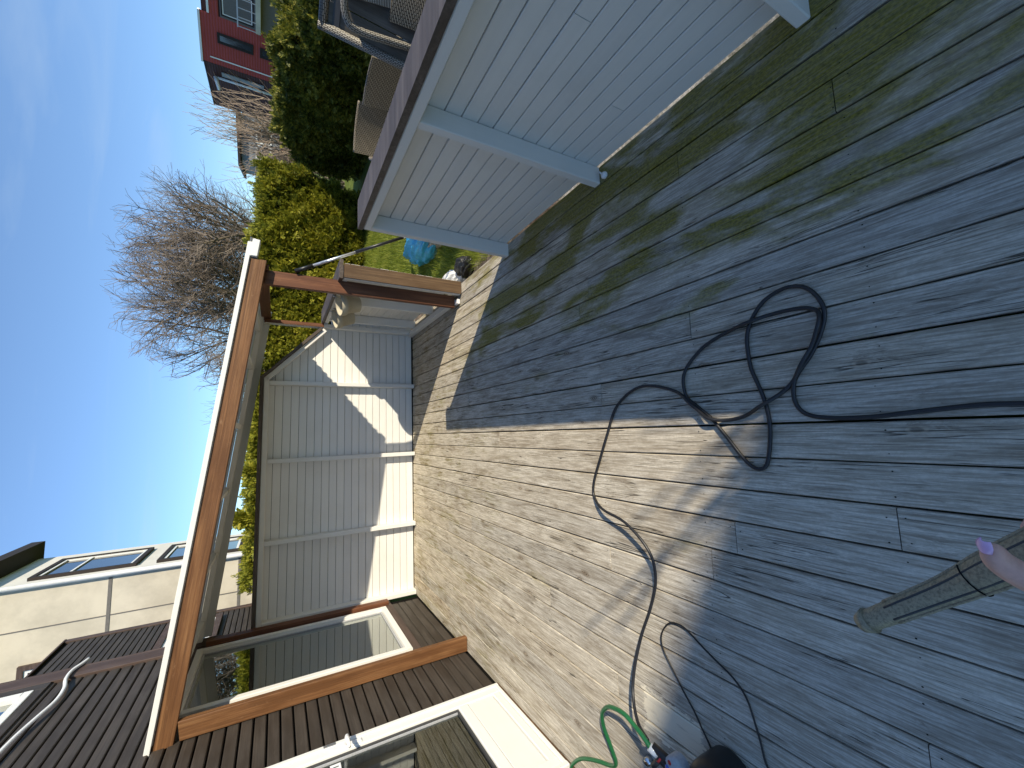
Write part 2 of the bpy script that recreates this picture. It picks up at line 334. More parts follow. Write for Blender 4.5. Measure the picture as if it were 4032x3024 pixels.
def plank_mesh(L, w, t, c, mat, cut0=0.0, cut1=0.0):
    key = (round(L, 4), round(w, 4), round(t, 4), c, mat, round(cut0, 4), round(cut1, 4))
    if key in CACHE: return CACHE[key]
    h = w/2
    prof = [(-h+c, 0), (h-c, 0), (h, -c), (h, -t+c), (h-c, -t), (-h+c, -t), (-h, -t+c), (-h, -c)]
    V = [(0+cut0*y, y, z) for y, z in prof]+[(L+cut1*y, y, z) for y, z in prof]
    F = [[i, (i+1) % 8, 8+(i+1) % 8, 8+i][::-1] for i in range(8)]+[[0, 1, 2, 3, 4, 5, 6, 7][::1], [15, 14, 13, 12, 11, 10, 9, 8]]
    me = mesh('plank', V, F, mat); bm = bmesh.new(); bm.from_mesh(me); bmesh.ops.recalc_face_normals(bm, faces=bm.faces); bm.to_mesh(me); bm.free()
    CACHE[key] = me; return me
def plank(name, parent, a, b, n, w, t, mat, c=0.003, cut0=0.0, cut1=0.0):
    """a,b: ends of the centre line of the visible face, n: its normal, w: width, t: thickness"""
    a, b = Vector(a), Vector(b)
    return link(name, plank_mesh((b-a).length, w, t, c, mat, cut0, cut1), parent, frame(a, b-a, n))
def box(name, parent, x0, x1, y0, y1, z0, z1, mat, c=0.003, rot=None):
    d = [x1-x0, y1-y0, z1-z0]; k = d.index(max(d)); m = Vector(((x0+x1)/2, (y0+y1)/2, (z0+z1)/2))
    if k == 0: a, b, n, w, t = (x0, m.y, z1), (x1, m.y, z1), (0, 0, 1), d[1], d[2]
    elif k == 1: a, b, n, w, t = (m.x, y0, z1), (m.x, y1, z1), (0, 0, 1), d[0], d[2]
    else: a, b, n, w, t = (m.x, y0, z0), (m.x, y0, z1), (0, -1, 0), d[0], d[1]
    c = min(c, min(w, t)*0.3)
    a, b, n = Vector(a), Vector(b), Vector(n)
    if rot is not None: a, b, n = rot @ a, rot @ b, rot.to_3x3() @ n
    return plank(name, parent, a, b, n, w, t, mat, c)
def wpos(parent, p): return p
def prism(name, parent, pts, off, mat, c=0.0, mw=None):
    """pts: planar polygon (3d), off: extrusion vector"""
    n = len(pts); V = [Vector(p) for p in pts]+[Vector(p)+Vector(off) for p in pts]
    F = [list(range(n))[::-1], list(range(n, 2*n))]+[[i, (i+1) % n, n+(i+1) % n, n+i] for i in range(n)]
    me = mesh(name, V, F, mat); bm = bmesh.new(); bm.from_mesh(me); bmesh.ops.recalc_face_normals(bm, faces=bm.faces)
    if c: bmesh.ops.bevel(bm, geom=list(bm.edges), offset=c, segments=2, affect='EDGES', clamp_overlap=True)
    bm.to_mesh(me); bm.free()
    return link(name, me, parent, mw)
def spline(pts, per=6):
    P = [np.array(p, float) for p in pts]; P = [2*P[0]-P[1]]+P+[2*P[-1]-P[-2]]; o = []
    for i in range(1, len(P)-2):
        for k in range(per):
            t = k/per; a, b, c, d = P[i-1], P[i], P[i+1], P[i+2]
            o.append(0.5*((2*b)+(c-a)*t+(2*a-5*b+4*c-d)*t*t+(-a+3*b-3*c+d)*t**3))
    o.append(P[-2]); return np.array(o)
def tube_mesh(name, pts, rad, n, mat, caps=True, smooth=True):
    pts = np.array(pts, float); k = len(pts)
    rad = np.full(k, rad) if np.isscalar(rad) else np.array(rad, float)
    T = np.gradient(pts, axis=0); T /= np.linalg.norm(T, axis=1)[:, None]+1e-12
    u = np.cross(T[0], (0.13, 0.27, 0.95)); u /= np.linalg.norm(u); V = []; uv = []; s = 0.0
    for i in range(k):
        u = u-T[i]*np.dot(u, T[i]); u /= np.linalg.norm(u); v = np.cross(T[i], u)
        if i: s += np.linalg.norm(pts[i]-pts[i-1])
        for j in range(n):
            a = 2*math.pi*j/n; V.append(pts[i]+rad[i]*(math.cos(a)*u+math.sin(a)*v)); uv.append((s, j/n*rad[i]*6.28))
    F = [[i*n+j, i*n+(j+1) % n, (i+1)*n+(j+1) % n, (i+1)*n+j] for i in range(k-1) for j in range(n)]
    if caps: F += [list(range(n))[::-1], list(range((k-1)*n, k*n))]
    return mesh(name, V, F, mat, smooth, uv)
def tube(name, parent, pts, rad, mat, n=8, caps=True, smooth=True): return link(name, tube_mesh(name, pts, rad, n, mat, caps, smooth), parent)
def lathe(name, parent, prof, mat, n=24, mw=None, smooth=True):
    """prof: (r,z) list"""
    V, F = [], []
    for r_, z in prof:
        for j in range(n): a = 2*math.pi*j/n; V.append((r_*math.cos(a), r_*math.sin(a), z))
    for i in range(len(prof)-1):
        for j in range(n): F.append([i*n+j, i*n+(j+1) % n, (i+1)*n+(j+1) % n, (i+1)*n+j])
    me = mesh(name, V, F, mat, smooth); return link(name, me, parent, mw)
def rbox(name, parent, x0, x1, y0, y1, z0, z1, mat, bev=0.02, seg=3, mw=None):
    bm = bmesh.new(); bmesh.ops.create_cube(bm, size=1.0)
    for v in bm.verts: v.co = Vector(((x0+x1)/2+v.co.x*(x1-x0), (y0+y1)/2+v.co.y*(y1-y0), (z0+z1)/2+v.co.z*(z1-z0)))
    bmesh.ops.bevel(bm, geom=list(bm.edges), offset=bev, segments=seg, affect='EDGES', clamp_overlap=True)
    me = bpy.data.meshes.new(name); bm.to_mesh(me); bm.free(); me.materials.append(M[mat])
    me.polygons.foreach_set('use_smooth', [True]*len(me.polygons))
    return link(name, me, parent, mw)
def segments_mesh(name, S, mat, n=4):
    """S rows: p0(3) p1(3) r0 r1 -> open tapered prisms"""
    S = np.array(S, float); p0, p1, r0, r1 = S[:, :3], S[:, 3:6], S[:, 6], S[:, 7]
    d = p1-p0; d /= np.linalg.norm(d, axis=1)[:, None]+1e-9
    a = np.where(np.abs(d[:, 2:3]) > 0.9, np.array([[1., 0, 0]]), np.array([[0, 0, 1.]]))
    u = np.cross(d, a); u /= np.linalg.norm(u, axis=1)[:, None]; v = np.cross(d, u); Q = []
    for j in range(n):
        c0, s0, c1, s1 = math.cos(2*math.pi*j/n), math.sin(2*math.pi*j/n), math.cos(2*math.pi*(j+1)/n), math.sin(2*math.pi*(j+1)/n)
        e0, e1 = u*c0+v*s0, u*c1+v*s1
        Q.append(np.stack([p0+e0*r0[:, None], p0+e1*r0[:, None], p1+e1*r1[:, None], p1+e0*r1[:, None]], 1))
    return quads(name, np.concatenate(Q, 0).reshape(-1, 3), 4, mat)
def fronds_mesh(name, pos, nrm, size, mat, leaf=6, up=0.25, spread=0.75, width=0.16):
    """small feathery sprays of leaf quads at pos, pointing along nrm"""
    n = len(pos); d = nrm*0.55+rng.normal(size=(n, 3))*0.42*spread+np.array([0, 0, up])
    d /= np.linalg.norm(d, axis=1)[:, None]
    s = np.cross(d, rng.normal(size=(n, 3))); s /= np.linalg.norm(s, axis=1)[:, None]
    L = size*rng.uniform(0.6, 1.25, n); Q = []
    for k in range(leaf):
        f = k/(leaf-1); sd = (1 if k % 2 else -1)
        b = pos+d*(L*f*0.62)[:, None]
        ang = 0.95-0.75*f
        dd = d*math.cos(ang)+s*(sd*math.sin(ang)); ll = (L*(0.55-0.20*f))[:, None]
        ww = np.cross(np.cross(d, s), dd); hw = ll*width*1.6
        Q.append(np.stack([b, b+dd*ll*0.5+ww*hw, b+dd*ll, b+dd*ll*0.5-ww*hw], 1))
    return quads(name, np.concatenate(Q, 0).reshape(-1, 3), 4, mat)
def bar(S, p0, p1, r0, r1=None): S.append((*p0, *p1, r0, r0 if r1 is None else r1))
# ================================================================== THE SETTING
me = mesh('lawn', [(-400, -400, -0.16), (400, -400, -0.16), (400, 400, -0.16), (-400, 400, -0.16)], [[0, 1, 2, 3]], 'lawn')
tag(link('ground', me), 'green garden ground around the deck', 'ground', kind='structure')
# soil border along the deck edge, lumpy
V, F = [], []; nx, ny = 14, 60
for j in range(ny+1):
    for i in range(nx+1):
        fx = i/nx; x = 1.40+fx*(0.42+0.10*math.sin(j*0.7)); y = 2.2+j*3.6/ny
        V.append((x, y, -0.154+0.08*math.sin(math.pi*min(1, fx*1.05))*(0.6+0.4*random.random())))
for j in range(ny):
    for i in range(nx): a = j*(nx+1)+i; F.append([a, a+1, a+nx+2, a+nx+1])
tag(link('soil_bed', mesh('soil_bed', V, F, 'soil', True)), 'strip of bare brown soil along the deck edge', 'soil', kind='structure')
me = mesh('patio', [(1.50, -6, -0.15), (6.2, -6, -0.15), (6.2, 3.4, -0.15), (1.50, 2.6, -0.15)], [[0, 1, 2, 3]], 'gravel')
tag(link('patio', me), 'pale gravel patio behind the low fence', 'patio', kind='structure')

# ------------------------------------------------------------------ deck of single boards
deck = empty('deck', (0, 0, 0), 0, 'weathered grey timber deck of long boards with green algae', 'deck', None, 'structure')
joist = [-0.68, -0.07, 0.53, 1.15, 1.75, 2.35, 2.98, 3.575, 4.17, 4.77]
known = {3: [1.155], 1: [1.75], 6: [1.81], -3: [0.53], 8: [0.55], 7: [2.985], 4: [2.98], 2: [3.575], -13: [3.54], -9: [2.345], -5: [1.144], -4: [1.03, 3.575], 5: [1.90], 0: [4.17], -1: [2.98], -7: [3.575], -11: [1.75], -2: [4.77], -8: [0.53, 4.17]}
nail_V = []
for k in range(-16, 12):
    x0 = -0.005+0.125*k+0.003; x1 = x0+0.119
    if k == -16: x0 = -1.976
    if k == 11: x1 = 1.478
    cuts = known.get(k, [random.choice(joist[1:9])] if random.random() < 0.55 else [])
    ys = [-1.25]+sorted(cuts)+[5.424]
    for a, b in zip(ys[:-1], ys[1:]):
        dz = random.uniform(-0.0025, 0.0)
        jit = random.uniform(-0.0012, 0.0012)
        plank('deck_board', deck, ((x0+x1)/2+jit, a+0.0015, dz), ((x0+x1)/2+jit, b-0.0015, dz), (0, 0, 1), x1-x0, 0.028, 'deck', 0.0035)
    for jy in joist+[c for c in cuts if min(abs(c-q) for q in joist) > 0.03]:
        offs = [-0.022, 0.022] if any(abs(jy-c) < 0.03 for c in cuts) else [random.uniform(-0.01, 0.01)]
        for oy in offs:
            for fx in (0.2, 0.8):
                cx, cy = x0+(x1-x0)*fx+random.uniform(-0.006, 0.006), jy+oy+random.uniform(-0.004, 0.004)
                ra = random.uniform(0.0014, 0.0024)
                for j in range(6):
                    for q in (None, j, j+1):
                        nail_V.append((cx, cy, 0.0011) if q is None else (cx+ra*math.cos(q*1.0472), cy+ra*1.3*math.sin(q*1.0472), 0.0009))
o = link('nail_heads', quads('nail_heads', np.array(nail_V), 3, 'dark'), deck); tag(o, kind='stuff')
for jy in joist: box('joist', deck, -1.97, 1.46, jy-0.024, jy+0.024, -0.15, -0.032, 'dark', 0.002)
box('edge_board', deck, 1.455, 1.476, 2.80, 3.70, -0.15, -0.03, 'deck', 0.003)

# ------------------------------------------------------------------ low fence on the right
lf = empty('low_fence', (1.47, 1.0, 0), 0, 'low grey board fence with brown cap along the right of the deck', 'fence')
YA, YB = -1.2, 2.752
for k in range(13):
    z0 = 0.012+0.0832*k; z1 = min(z0+0.0790, 1.044)
    cuts = {7: [1.02], 10: [0.30], 4: [-0.2], 2: [1.28]}.get(k, [])
    ys = [YA]+cuts+[YB-0.004]
    for a, b in zip(ys[:-1], ys[1:]):
        plank('fence_board', lf, (1.476+random.uniform(-0.0015, 0.0015), b-0.001, (z0+z1)/2), (1.476+random.uniform(-0.0015, 0.0015), a+0.001, (z0+z1)/2), (-1, 0, 0), z1-z0, 0.02, 'grey', 0.0035)
box('added_dark_sheet', lf, 1.497, 1.501, YA, YB-0.01, 0.05, 1.04, 'dark', 0.0)  # dark sheet added behind the boards so sunlight does not glow through the gaps
for y0 in (2.725, 1.655, 0.583, -0.49): box('post', lf, 1.373, 1.474, y0, y0+0.047, 0.004, 1.044, 'greyd', 0.004)
box('top_rail', lf, 1.366, 1.484, YA, YB, 1.0455, 1.094, 'greyd', 0.004)
pts = [(1.362, YA), (1.362, YB+0.006)]
for i in range(9):                                       # rounded outer end of the cap
    a = i/8; pts.append((1.362+0.205*math.sin(a*math.pi/2)**0.9, YB+0.006+0.30*(1-math.cos(a*math.pi/2))*0.0+0.012*math.sin(a*math.pi)))
pts += [(1.567, YA)]
prism('cap', lf, [(x, y, 1.097) for x, y in pts], (0, 0, 0.032), 'cap', 0.004)

# ------------------------------------------------------------------ back fence
bfR = Matrix.Translation((0, 5.33, 0)) @ Matrix.Rotation(0.017, 4, 'Z') @ Matrix.Translation((0, -5.33, 0))
bf = link('back_fence', None, None, Matrix.Translation((0, 5.36, 0))); tag(bf, 'tall grey board fence across the back of the deck with sloping right end', 'fence')
def top_at(x): return 1.648-0.0 if x < 0.70 else 1.648-0.974*(x-0.70)
for k in range(20):
    z0 = 0.010+0.0833*k; z1 = z0+0.0797
    if z1 > 1.66: z1 = 1.66
    xr = 1.468 if z1 < 1.06 else 0.70+(1.648-z1)/0.974+0.06
    xr = min(xr, 1.468)
    plank('fence_board', bf, bfR @ Vector((-1.955, 5.428, (z0+z1)/2)), bfR @ Vector((xr, 5.428, (z0+z1)/2)), bfR.to_3x3() @ Vector((0, -1, 0)), z1-z0, 0.02, 'grey', 0.0035)
for x0, zt in ((0.601, 1.645), (-0.272, 1.645), (-1.140, 1.645), (-1.960, 1.645)):
    box('post', bf, x0, x0+0.048, 5.328, 5.427, 0.006, zt, 'greyd', 0.004, rot=bfR)
box('back_board', bf, -1.96, 1.36, 5.455, 5.475, -0.15, 0.06, 'dark', 0.0, rot=bfR)  # dark board added so the bottom gap shows no sunlit lawn
prism('added_dark_sheet', bf, [bfR @ Vector((x, 5.4495, z)) for x, z in ((-1.95, 0.03), (1.46, 0.03), (1.46, 1.02), (1.30, 1.04), (0.70, 1.63), (-1.95, 1.63))], bfR.to_3x3() @ Vector((0, 0.003, 0)), 'dark')  # added dark sheet, keeps the gaps between the boards black
rt = bfR.to_3x3()
def bfp(name, a, b, z_n, w, t, mat, **kw): plank(name, bf, bfR @ Vector(a), bfR @ Vector(b), rt @ Vector(z_n), w, t, mat, 0.004, **kw)
bfp('top_rail', (-1.965, 5.375, 1.700), (0.69, 5.375, 1.700), (0, 0, 1), 0.108, 0.052, 'greyd')
bfp('cap', (-1.965, 5.382, 1.738), (0.695, 5.382, 1.738), (0, 0, 1), 0.17, 0.035, 'cap')
sv = Vector((0.60, 0, -0.584)).normalized(); sn = Vector((0.584, 0, 0.60)).normalized()
bfp('sloping_rail', (0.688, 5.375, 1.697), (1.30, 5.375, 1.101), sn, 0.108, 0.052, 'greyd')
bfp('sloping_cap', (0.690, 5.382, 1.735), (1.302, 5.382, 1.139), sn, 0.17, 0.035, 'cap')

# ------------------------------------------------------------------ short side fence on the right, behind the opening
sf = empty('side_fence', (1.42, 4.5, 0), 0, 'short low grey fence under the pergola roof with worn brown end', 'fence')
for k in range(13):
    z0 = 0.045+0.0828*k; z1 = min(z0+0.0798, 1.085)
    plank('fence_board', sf, (1.472, 5.40, (z0+z1)/2), (1.472, 3.702+random.uniform(-0.006, 0.0), (z0+z1)/2), (-1, 0, 0), z1-z0, 0.02, 'grey', 0.0035)
for y0 in (4.50, 5.22): box('post', sf, 1.373, 1.470, y0, y0+0.047, 0.02, 1.05, 'greyd', 0.004)
box('end_post', sf, 1.362, 1.470, 3.712, 3.757, 0.006, 1.088, 'greyd', 0.003)
plank('end_board', sf, (1.425, 3.690, 0.006), (1.425, 3.690, 1.090), (0, -1, 0), 0.126, 0.011, 'brownend', 0.002)
box('top_rail', sf, 1.366, 1.484, 3.758, 5.40, 1.050, 1.094, 'greyd', 0.004)
box('cap', sf, 1.352, 1.522, 3.690, 5.36, 1.096, 1.128, 'cap', 0.005)
box('bottom_beam', sf, 1.293, 1.352, 3.86, 5.41, 0.003, 0.066, 'greyd', 0.004)

# ------------------------------------------------------------------ pergola
pg = empty('pergola', (-0.3, 4.5, 0), 0, 'lean-to pergola with stained brown front beam and corrugated sheet roof', 'pergola')
SL = -0.1271; nrm = Vector((-SL, 0, 1)).normalized(); n_up = Vector((0.1271, 0, 1)).normalized()
def zb(x): return 2.098+SL*(x+1.98)                       # underside of the front beam
plank('front_beam', pg, (-1.985, 3.72, zb(-1.985)+0.056), (1.42, 3.72, zb(1.42)+0.056), (0, -1, 0), 0.112, 0.048, 'orange', 0.004, SL, SL)
plank('wall_post', pg, (-1.910, 3.722, 0.004), (-1.910, 3.722, 2.074), (0, -1, 0), 0.124, 0.048, 'orange', 0.004, 0, SL)
box('front_post', pg, 1.252, 1.371, 3.800, 3.848, 0.036, 1.735, 'redwood', 0.003)
box('post_foot', pg, 1.275, 1.325, 3.735, 3.80, 0.004, 0.034, 'whitepl', 0.006)
box('back_post', pg, 1.309, 1.353, 5.336, 5.425, 0.07, 1.715, 'greyd', 0.003)
box('back_post_face', pg, 1.311, 1.353, 5.329, 5.335, 1.10, 1.715, 'redwood', 0.001)
def slope_bar(name, x0, x1, y0, y1, zlow, h, mat):       # zlow: underside height at x=1.35
    z = lambda x: zlow+SL*(x-1.35)
    prism(name, pg, [(x0, y0, z(x0)), (x1, y0, z(x1)), (x1, y0, z(x1)+h), (x0, y0, z(x0)+h)], (0, y1-y0, 0), mat, 0.003)
slope_bar('back_beam', -1.978, 1.464, 5.300, 5.346, 1.722, 0.048, 'greyd')
slope_bar('back_board', -1.978, 1.47, 5.452, 5.476, 1.660, 0.108, 'greyd')
box('side_beam', pg, 1.362, 1.408, 3.772, 5.44, 1.652, 1.745, 'redwood', 0.003)
for x in (1.22, 0.79, 0.14, -0.52, -1.15, -1.79):
    z = zb(x)+0.066
    prism('purlin', pg, [(x-0.024, 3.772, z), (x+0.024, 3.772, z-0.006), (x+0.024, 3.772, z+0.04), (x-0.024, 3.772, z+0.046)], (0, 1.67, 0), 'greyd', 0.002)
# corrugated roof sheet, ridges running down the slope
V, F = [], []; ny = 200
for i, x in enumerate((-1.975, 1.605)):
    for j in range(ny+1):
        y = 3.735+j*(5.60-3.735)/ny
        for q in (0, 1): V.append((x, y, zb(x)+0.128+0.010*math.sin(y*2*math.pi/0.076)+0.002*q))
for j in range(ny):
    for q in (0, 1):
        a = j*2+q; b = (ny+1)*2+a; F.append([a, a+2, b+2, b])
tag(link('roof_sheet', mesh('roof_sheet', V, F, 'sheet', True), pg))
prism('front_flashing', pg, [(-2.0, 3.703, zb(-2.0)+0.117), (1.55, 3.703, zb(1.55)+0.117), (1.55, 3.703, zb(1.55)+0.148), (-2.0, 3.703, zb(-2.0)+0.150)], (0, 0.034, 0), 'white', 0.002)
prism('flashing_end', pg, [(1.434, 3.698, zb(1.434)+0.066), (1.572, 3.698, zb(1.572)+0.066), (1.580, 3.698, zb(1.58)+0.118), (1.434, 3.698, zb(1.434)+0.118)], (0, 0.075, 0), 'white', 0.004)

# ------------------------------------------------------------------ own house, left
hs = empty('house', (-2.1, 3.0, 0), 0, 'dark brown timber clad house wall on the left with large window', 'house')
prism('wall', hs, [(-2.25, 1.1, -0.15), (-2.016, 1.1, -0.15), (-2.016, 5.36, -0.15), (-2.25, 5.36, -0.15)], (0, 0, 0.15), 'dark')
# core wall with openings: boxes around window, door and upper window
def core(y0, y1, z0, z1): box('wall_core', hs, -2.20, -2.016, y0, y1, z0, z1, 'dark', 0.0)
core(1.1, 2.19, 0, 4.7); core(3.13, 4.03, 0, 4.7); core(5.135, 5.36, 0, 4.7); core(2.19, 3.13, 2.12, 4.7); core(4.03, 5.135, 0, 0.41); core(4.03, 5.135, 2.165, 3.21); core(4.03, 5.135, 4.5, 4.7)
def sid(y0, y1, z, w=0.070): plank('siding_board', hs, (-1.980+random.uniform(-0.001, 0.001), y1, z), (-1.980+random.uniform(-0.001, 0.001), y0, z), (1, 0, 0), w, 0.03, 'siding', 0.006)
for k in range(0, 57):
    z = 0.052+0.0817*k
    if z < 0.34: sid(3.135, 5.20, z, 0.076)
    elif z < 2.16: sid(3.135, 4.0, z)
    elif z < 3.20 or z > 4.55: sid(1.1, 5.19, z)
    else: sid(1.1, 3.95, z)
    if z < 2.12: sid(1.1, 2.18, z)
    elif z < 2.16: sid(1.1, 3.12, z)
def trim(name, y0, y1, z0, z1, mat='siding2', x=-1.962, t=0.035): return box(name, hs, x-t, x, y0, y1, z0, z1, mat, 0.003)
trim('corner_board', 5.195, 5.372, 2.10, 4.7)
box('corner_board', hs, -2.03, -1.962, 5.374, 5.40, 2.0, 4.7, 'siding2', 0.003)
trim('window_trim', 4.005, 5.35, 0.338, 0.405); trim('window_trim', 3.985, 5.19, 2.168, 2.20)
box('corner_batten', hs, -1.975, -1.925, 5.175, 5.262, 0.37, 2.098, 'redwood', 0.004)
# big window
wn = link('window', None, hs, Matrix.Translation((-1.97, 4.58, 1.28)))
def wbox(n, y0, y1, z0, z1, x0=-2.02, x1=-1.955, mat='white', par=None): return box(n, par or wn, x0, x1, y0, y1, z0, z1, mat, 0.004)
wbox('frame', 4.032, 5.132, 0.412, 0.468); wbox('frame', 4.032, 5.132, 2.112, 2.163); wbox('frame', 4.032, 4.085, 0.469, 2.111); wbox('frame', 5.078, 5.132, 0.469, 2.111)
wbox('inner_frame', 4.086, 5.077, 0.469, 0.486, -2.03, -1.985, 'lgrey'); wbox('inner_frame', 4.086, 5.077, 2.094, 2.111, -2.03, -1.985, 'lgrey'); wbox('inner_frame', 5.060, 5.077, 0.487, 2.093, -2.03, -1.985, 'lgrey')
box('pane', wn, -2.004, -1.998, 4.086, 5.076, 0.47, 2.11, 'glass', 0.0)
# pale roller blind and room behind it
rm = link('room', None, hs, Matrix.Translation((-2.6, 4.6, 1.2)))
prism('room_back', rm, [(-3.2, 3.2, 0.2), (-3.2, 5.3, 0.2), (-3.2, 5.3, 2.4), (-3.2, 3.2, 2.4)], (-0.02, 0, 0), 'room')
prism('room_side', rm, [(-3.2, 5.30, 0.2), (-2.21, 5.30, 0.2), (-2.21, 5.30, 2.4), (-3.2, 5.30, 2.4)], (0, 0.02, 0), 'room')
prism('room_side', rm, [(-3.2, 3.2, 0.2), (-2.21, 3.2, 0.2), (-2.21, 3.2, 2.4), (-3.2, 3.2, 2.4)], (0, -0.02, 0), 'room')
prism('room_top', rm, [(-3.2, 3.2, 2.4), (-2.21, 3.2, 2.4), (-2.21, 5.3, 2.4), (-3.2, 5.3, 2.4)], (0, 0, 0.02), 'room')
prism('room_floor', rm, [(-3.2, 3.2, 0.18), (-2.21, 3.2, 0.18), (-2.21, 5.3, 0.18), (-3.2, 5.3, 0.18)], (0, 0, 0.02), 'room')
V, F = [], []
for i in range(61):
    y = 4.10+i*0.0165; x = -2.075+0.018*math.sin(i*1.1)+0.006*math.sin(i*0.37)
    V += [(x, y, 0.40), (x, y, 2.16)]
for i in range(60): F.append([2*i, 2*i+2, 2*i+3, 2*i+1])
link('curtain', mesh('curtain', V, F, 'curtain', True), hs)
# upper window
uw = link('window', None, hs, Matrix.Translation((-1.97, 4.55, 3.8)))
for a in ((3.99, 5.08, 3.215, 3.275), (3.99, 5.08, 4.43, 4.49), (3.99, 4.05, 3.276, 4.429), (5.02, 5.08, 3.276, 4.429)): wbox('frame', *a, par=uw)
box('pane', uw, -2.004, -1.998, 4.05, 5.02, 3.276, 4.43, 'glass', 0.0)
prism('blind', uw, [(-2.19, 4.03, 3.21), (-2.19, 5.1, 3.21), (-2.19, 5.1, 4.5), (-2.19, 4.03, 4.5)], (-0.01, 0, 0), 'curtain')
trim('window_trim', 5.085, 5.19, 3.15, 4.56, 'siding'); trim('window_trim', 3.95, 5.084, 3.150, 3.212, 'siding')
# door
dr = link('door', None, hs, Matrix.Translation((-1.96, 2.66, 0)))
tag(dr, 'white glazed door with solid lower panel')
def dbox(n, y0, y1, z0, z1, x0=-2.02, x1=-1.950, mat='white', c=0.004, par=None): return box(n, par or dr, x0, x1, y0, y1, z0, z1, mat, c)
dbox('jamb', 3.095, 3.128, 0.012, 2.12); dbox('jamb', 2.190, 2.223, 0.012, 2.12); dbox('jamb', 2.224, 3.094, 2.085, 2.12); dbox('sill', 2.224, 3.094, 0.012, 0.040)
dbox('stile', 3.030, 3.093, 0.043, 2.083, -2.01, -1.957); dbox('stile', 2.225, 2.288, 0.043, 2.083, -2.01, -1.957)
dbox('rail', 2.290, 3.028, 0.043, 0.095, -2.01, -1.957); dbox('rail', 2.290, 3.028, 0.300, 0.372, -2.01, -1.957); dbox('rail', 2.290, 3.028, 2.02, 2.083, -2.01, -1.957)
dbox('gasket', 2.290, 3.028, 0.0955, 0.2995, -2.01, -1.985, 'dark', 0.0)
dbox('panel', 2.296, 3.022, 0.101, 0.294, -2.0, -1.966)
dbox('gasket', 3.012, 3.029, 0.373, 2.02, -2.01, -1.972, 'dkgrey', 0.001); dbox('gasket', 2.290, 3.011, 0.373, 0.386, -2.01, -1.972, 'dkgrey', 0.001)
dbox('bead', 3.001, 3.010, 0.387, 2.02, -2.01, -1.978, 'lgrey', 0.001)
box('pane', dr, -1.996, -1.990, 2.290, 3.000, 0.387, 2.02, 'glassd', 0.0)
st = box('sticker', dr, -1.9895, -1.9885, 2.80, 2.985, 1.165, 1.225, 'whitepl', 0.0)
box('sticker_mark', st, -1.9884, -1.9880, 2.845, 2.872, 1.172, 1.218, 'text', 0.0); box('sticker_mark', st, -1.9879, -1.9876, 2.848, 2.862, 1.176, 1.214, 'red', 0.0)
for a in (2.90, 2.925, 2.955): box('sticker_mark', st, -1.9884, -1.9880, a, a+0.008, 1.178, 1.212, 'text', 0.0)
hd = tube('handle', dr, [(-1.955, 3.062, 1.12), (-1.905, 3.062, 1.12), (-1.892, 3.05, 1.12), (-1.890, 2.94, 1.12)], [0.013, 0.012, 0.012, 0.010], 'whitepl', 10)
box('handle_plate', hd, -1.956, -1.948, 3.045, 3.079, 1.03, 1.21, 'whitepl', 0.002)
box('lock_plate', dr, -1.952, -1.946, 3.098, 3.120, 1.18, 1.25, 'metal', 0.001)
box('threshold', hs, -2.0, -1.955, 2.0, 3.13, -0.02, 0.010, 'brownend', 0.003)
prism('room_dark', hs, [(-3.2, 2.19, 0.0), (-3.2, 3.13, 0.0), (-3.2, 3.13, 2.2), (-3.2, 2.19, 2.2)], (-0.02, 0, 0), 'room')
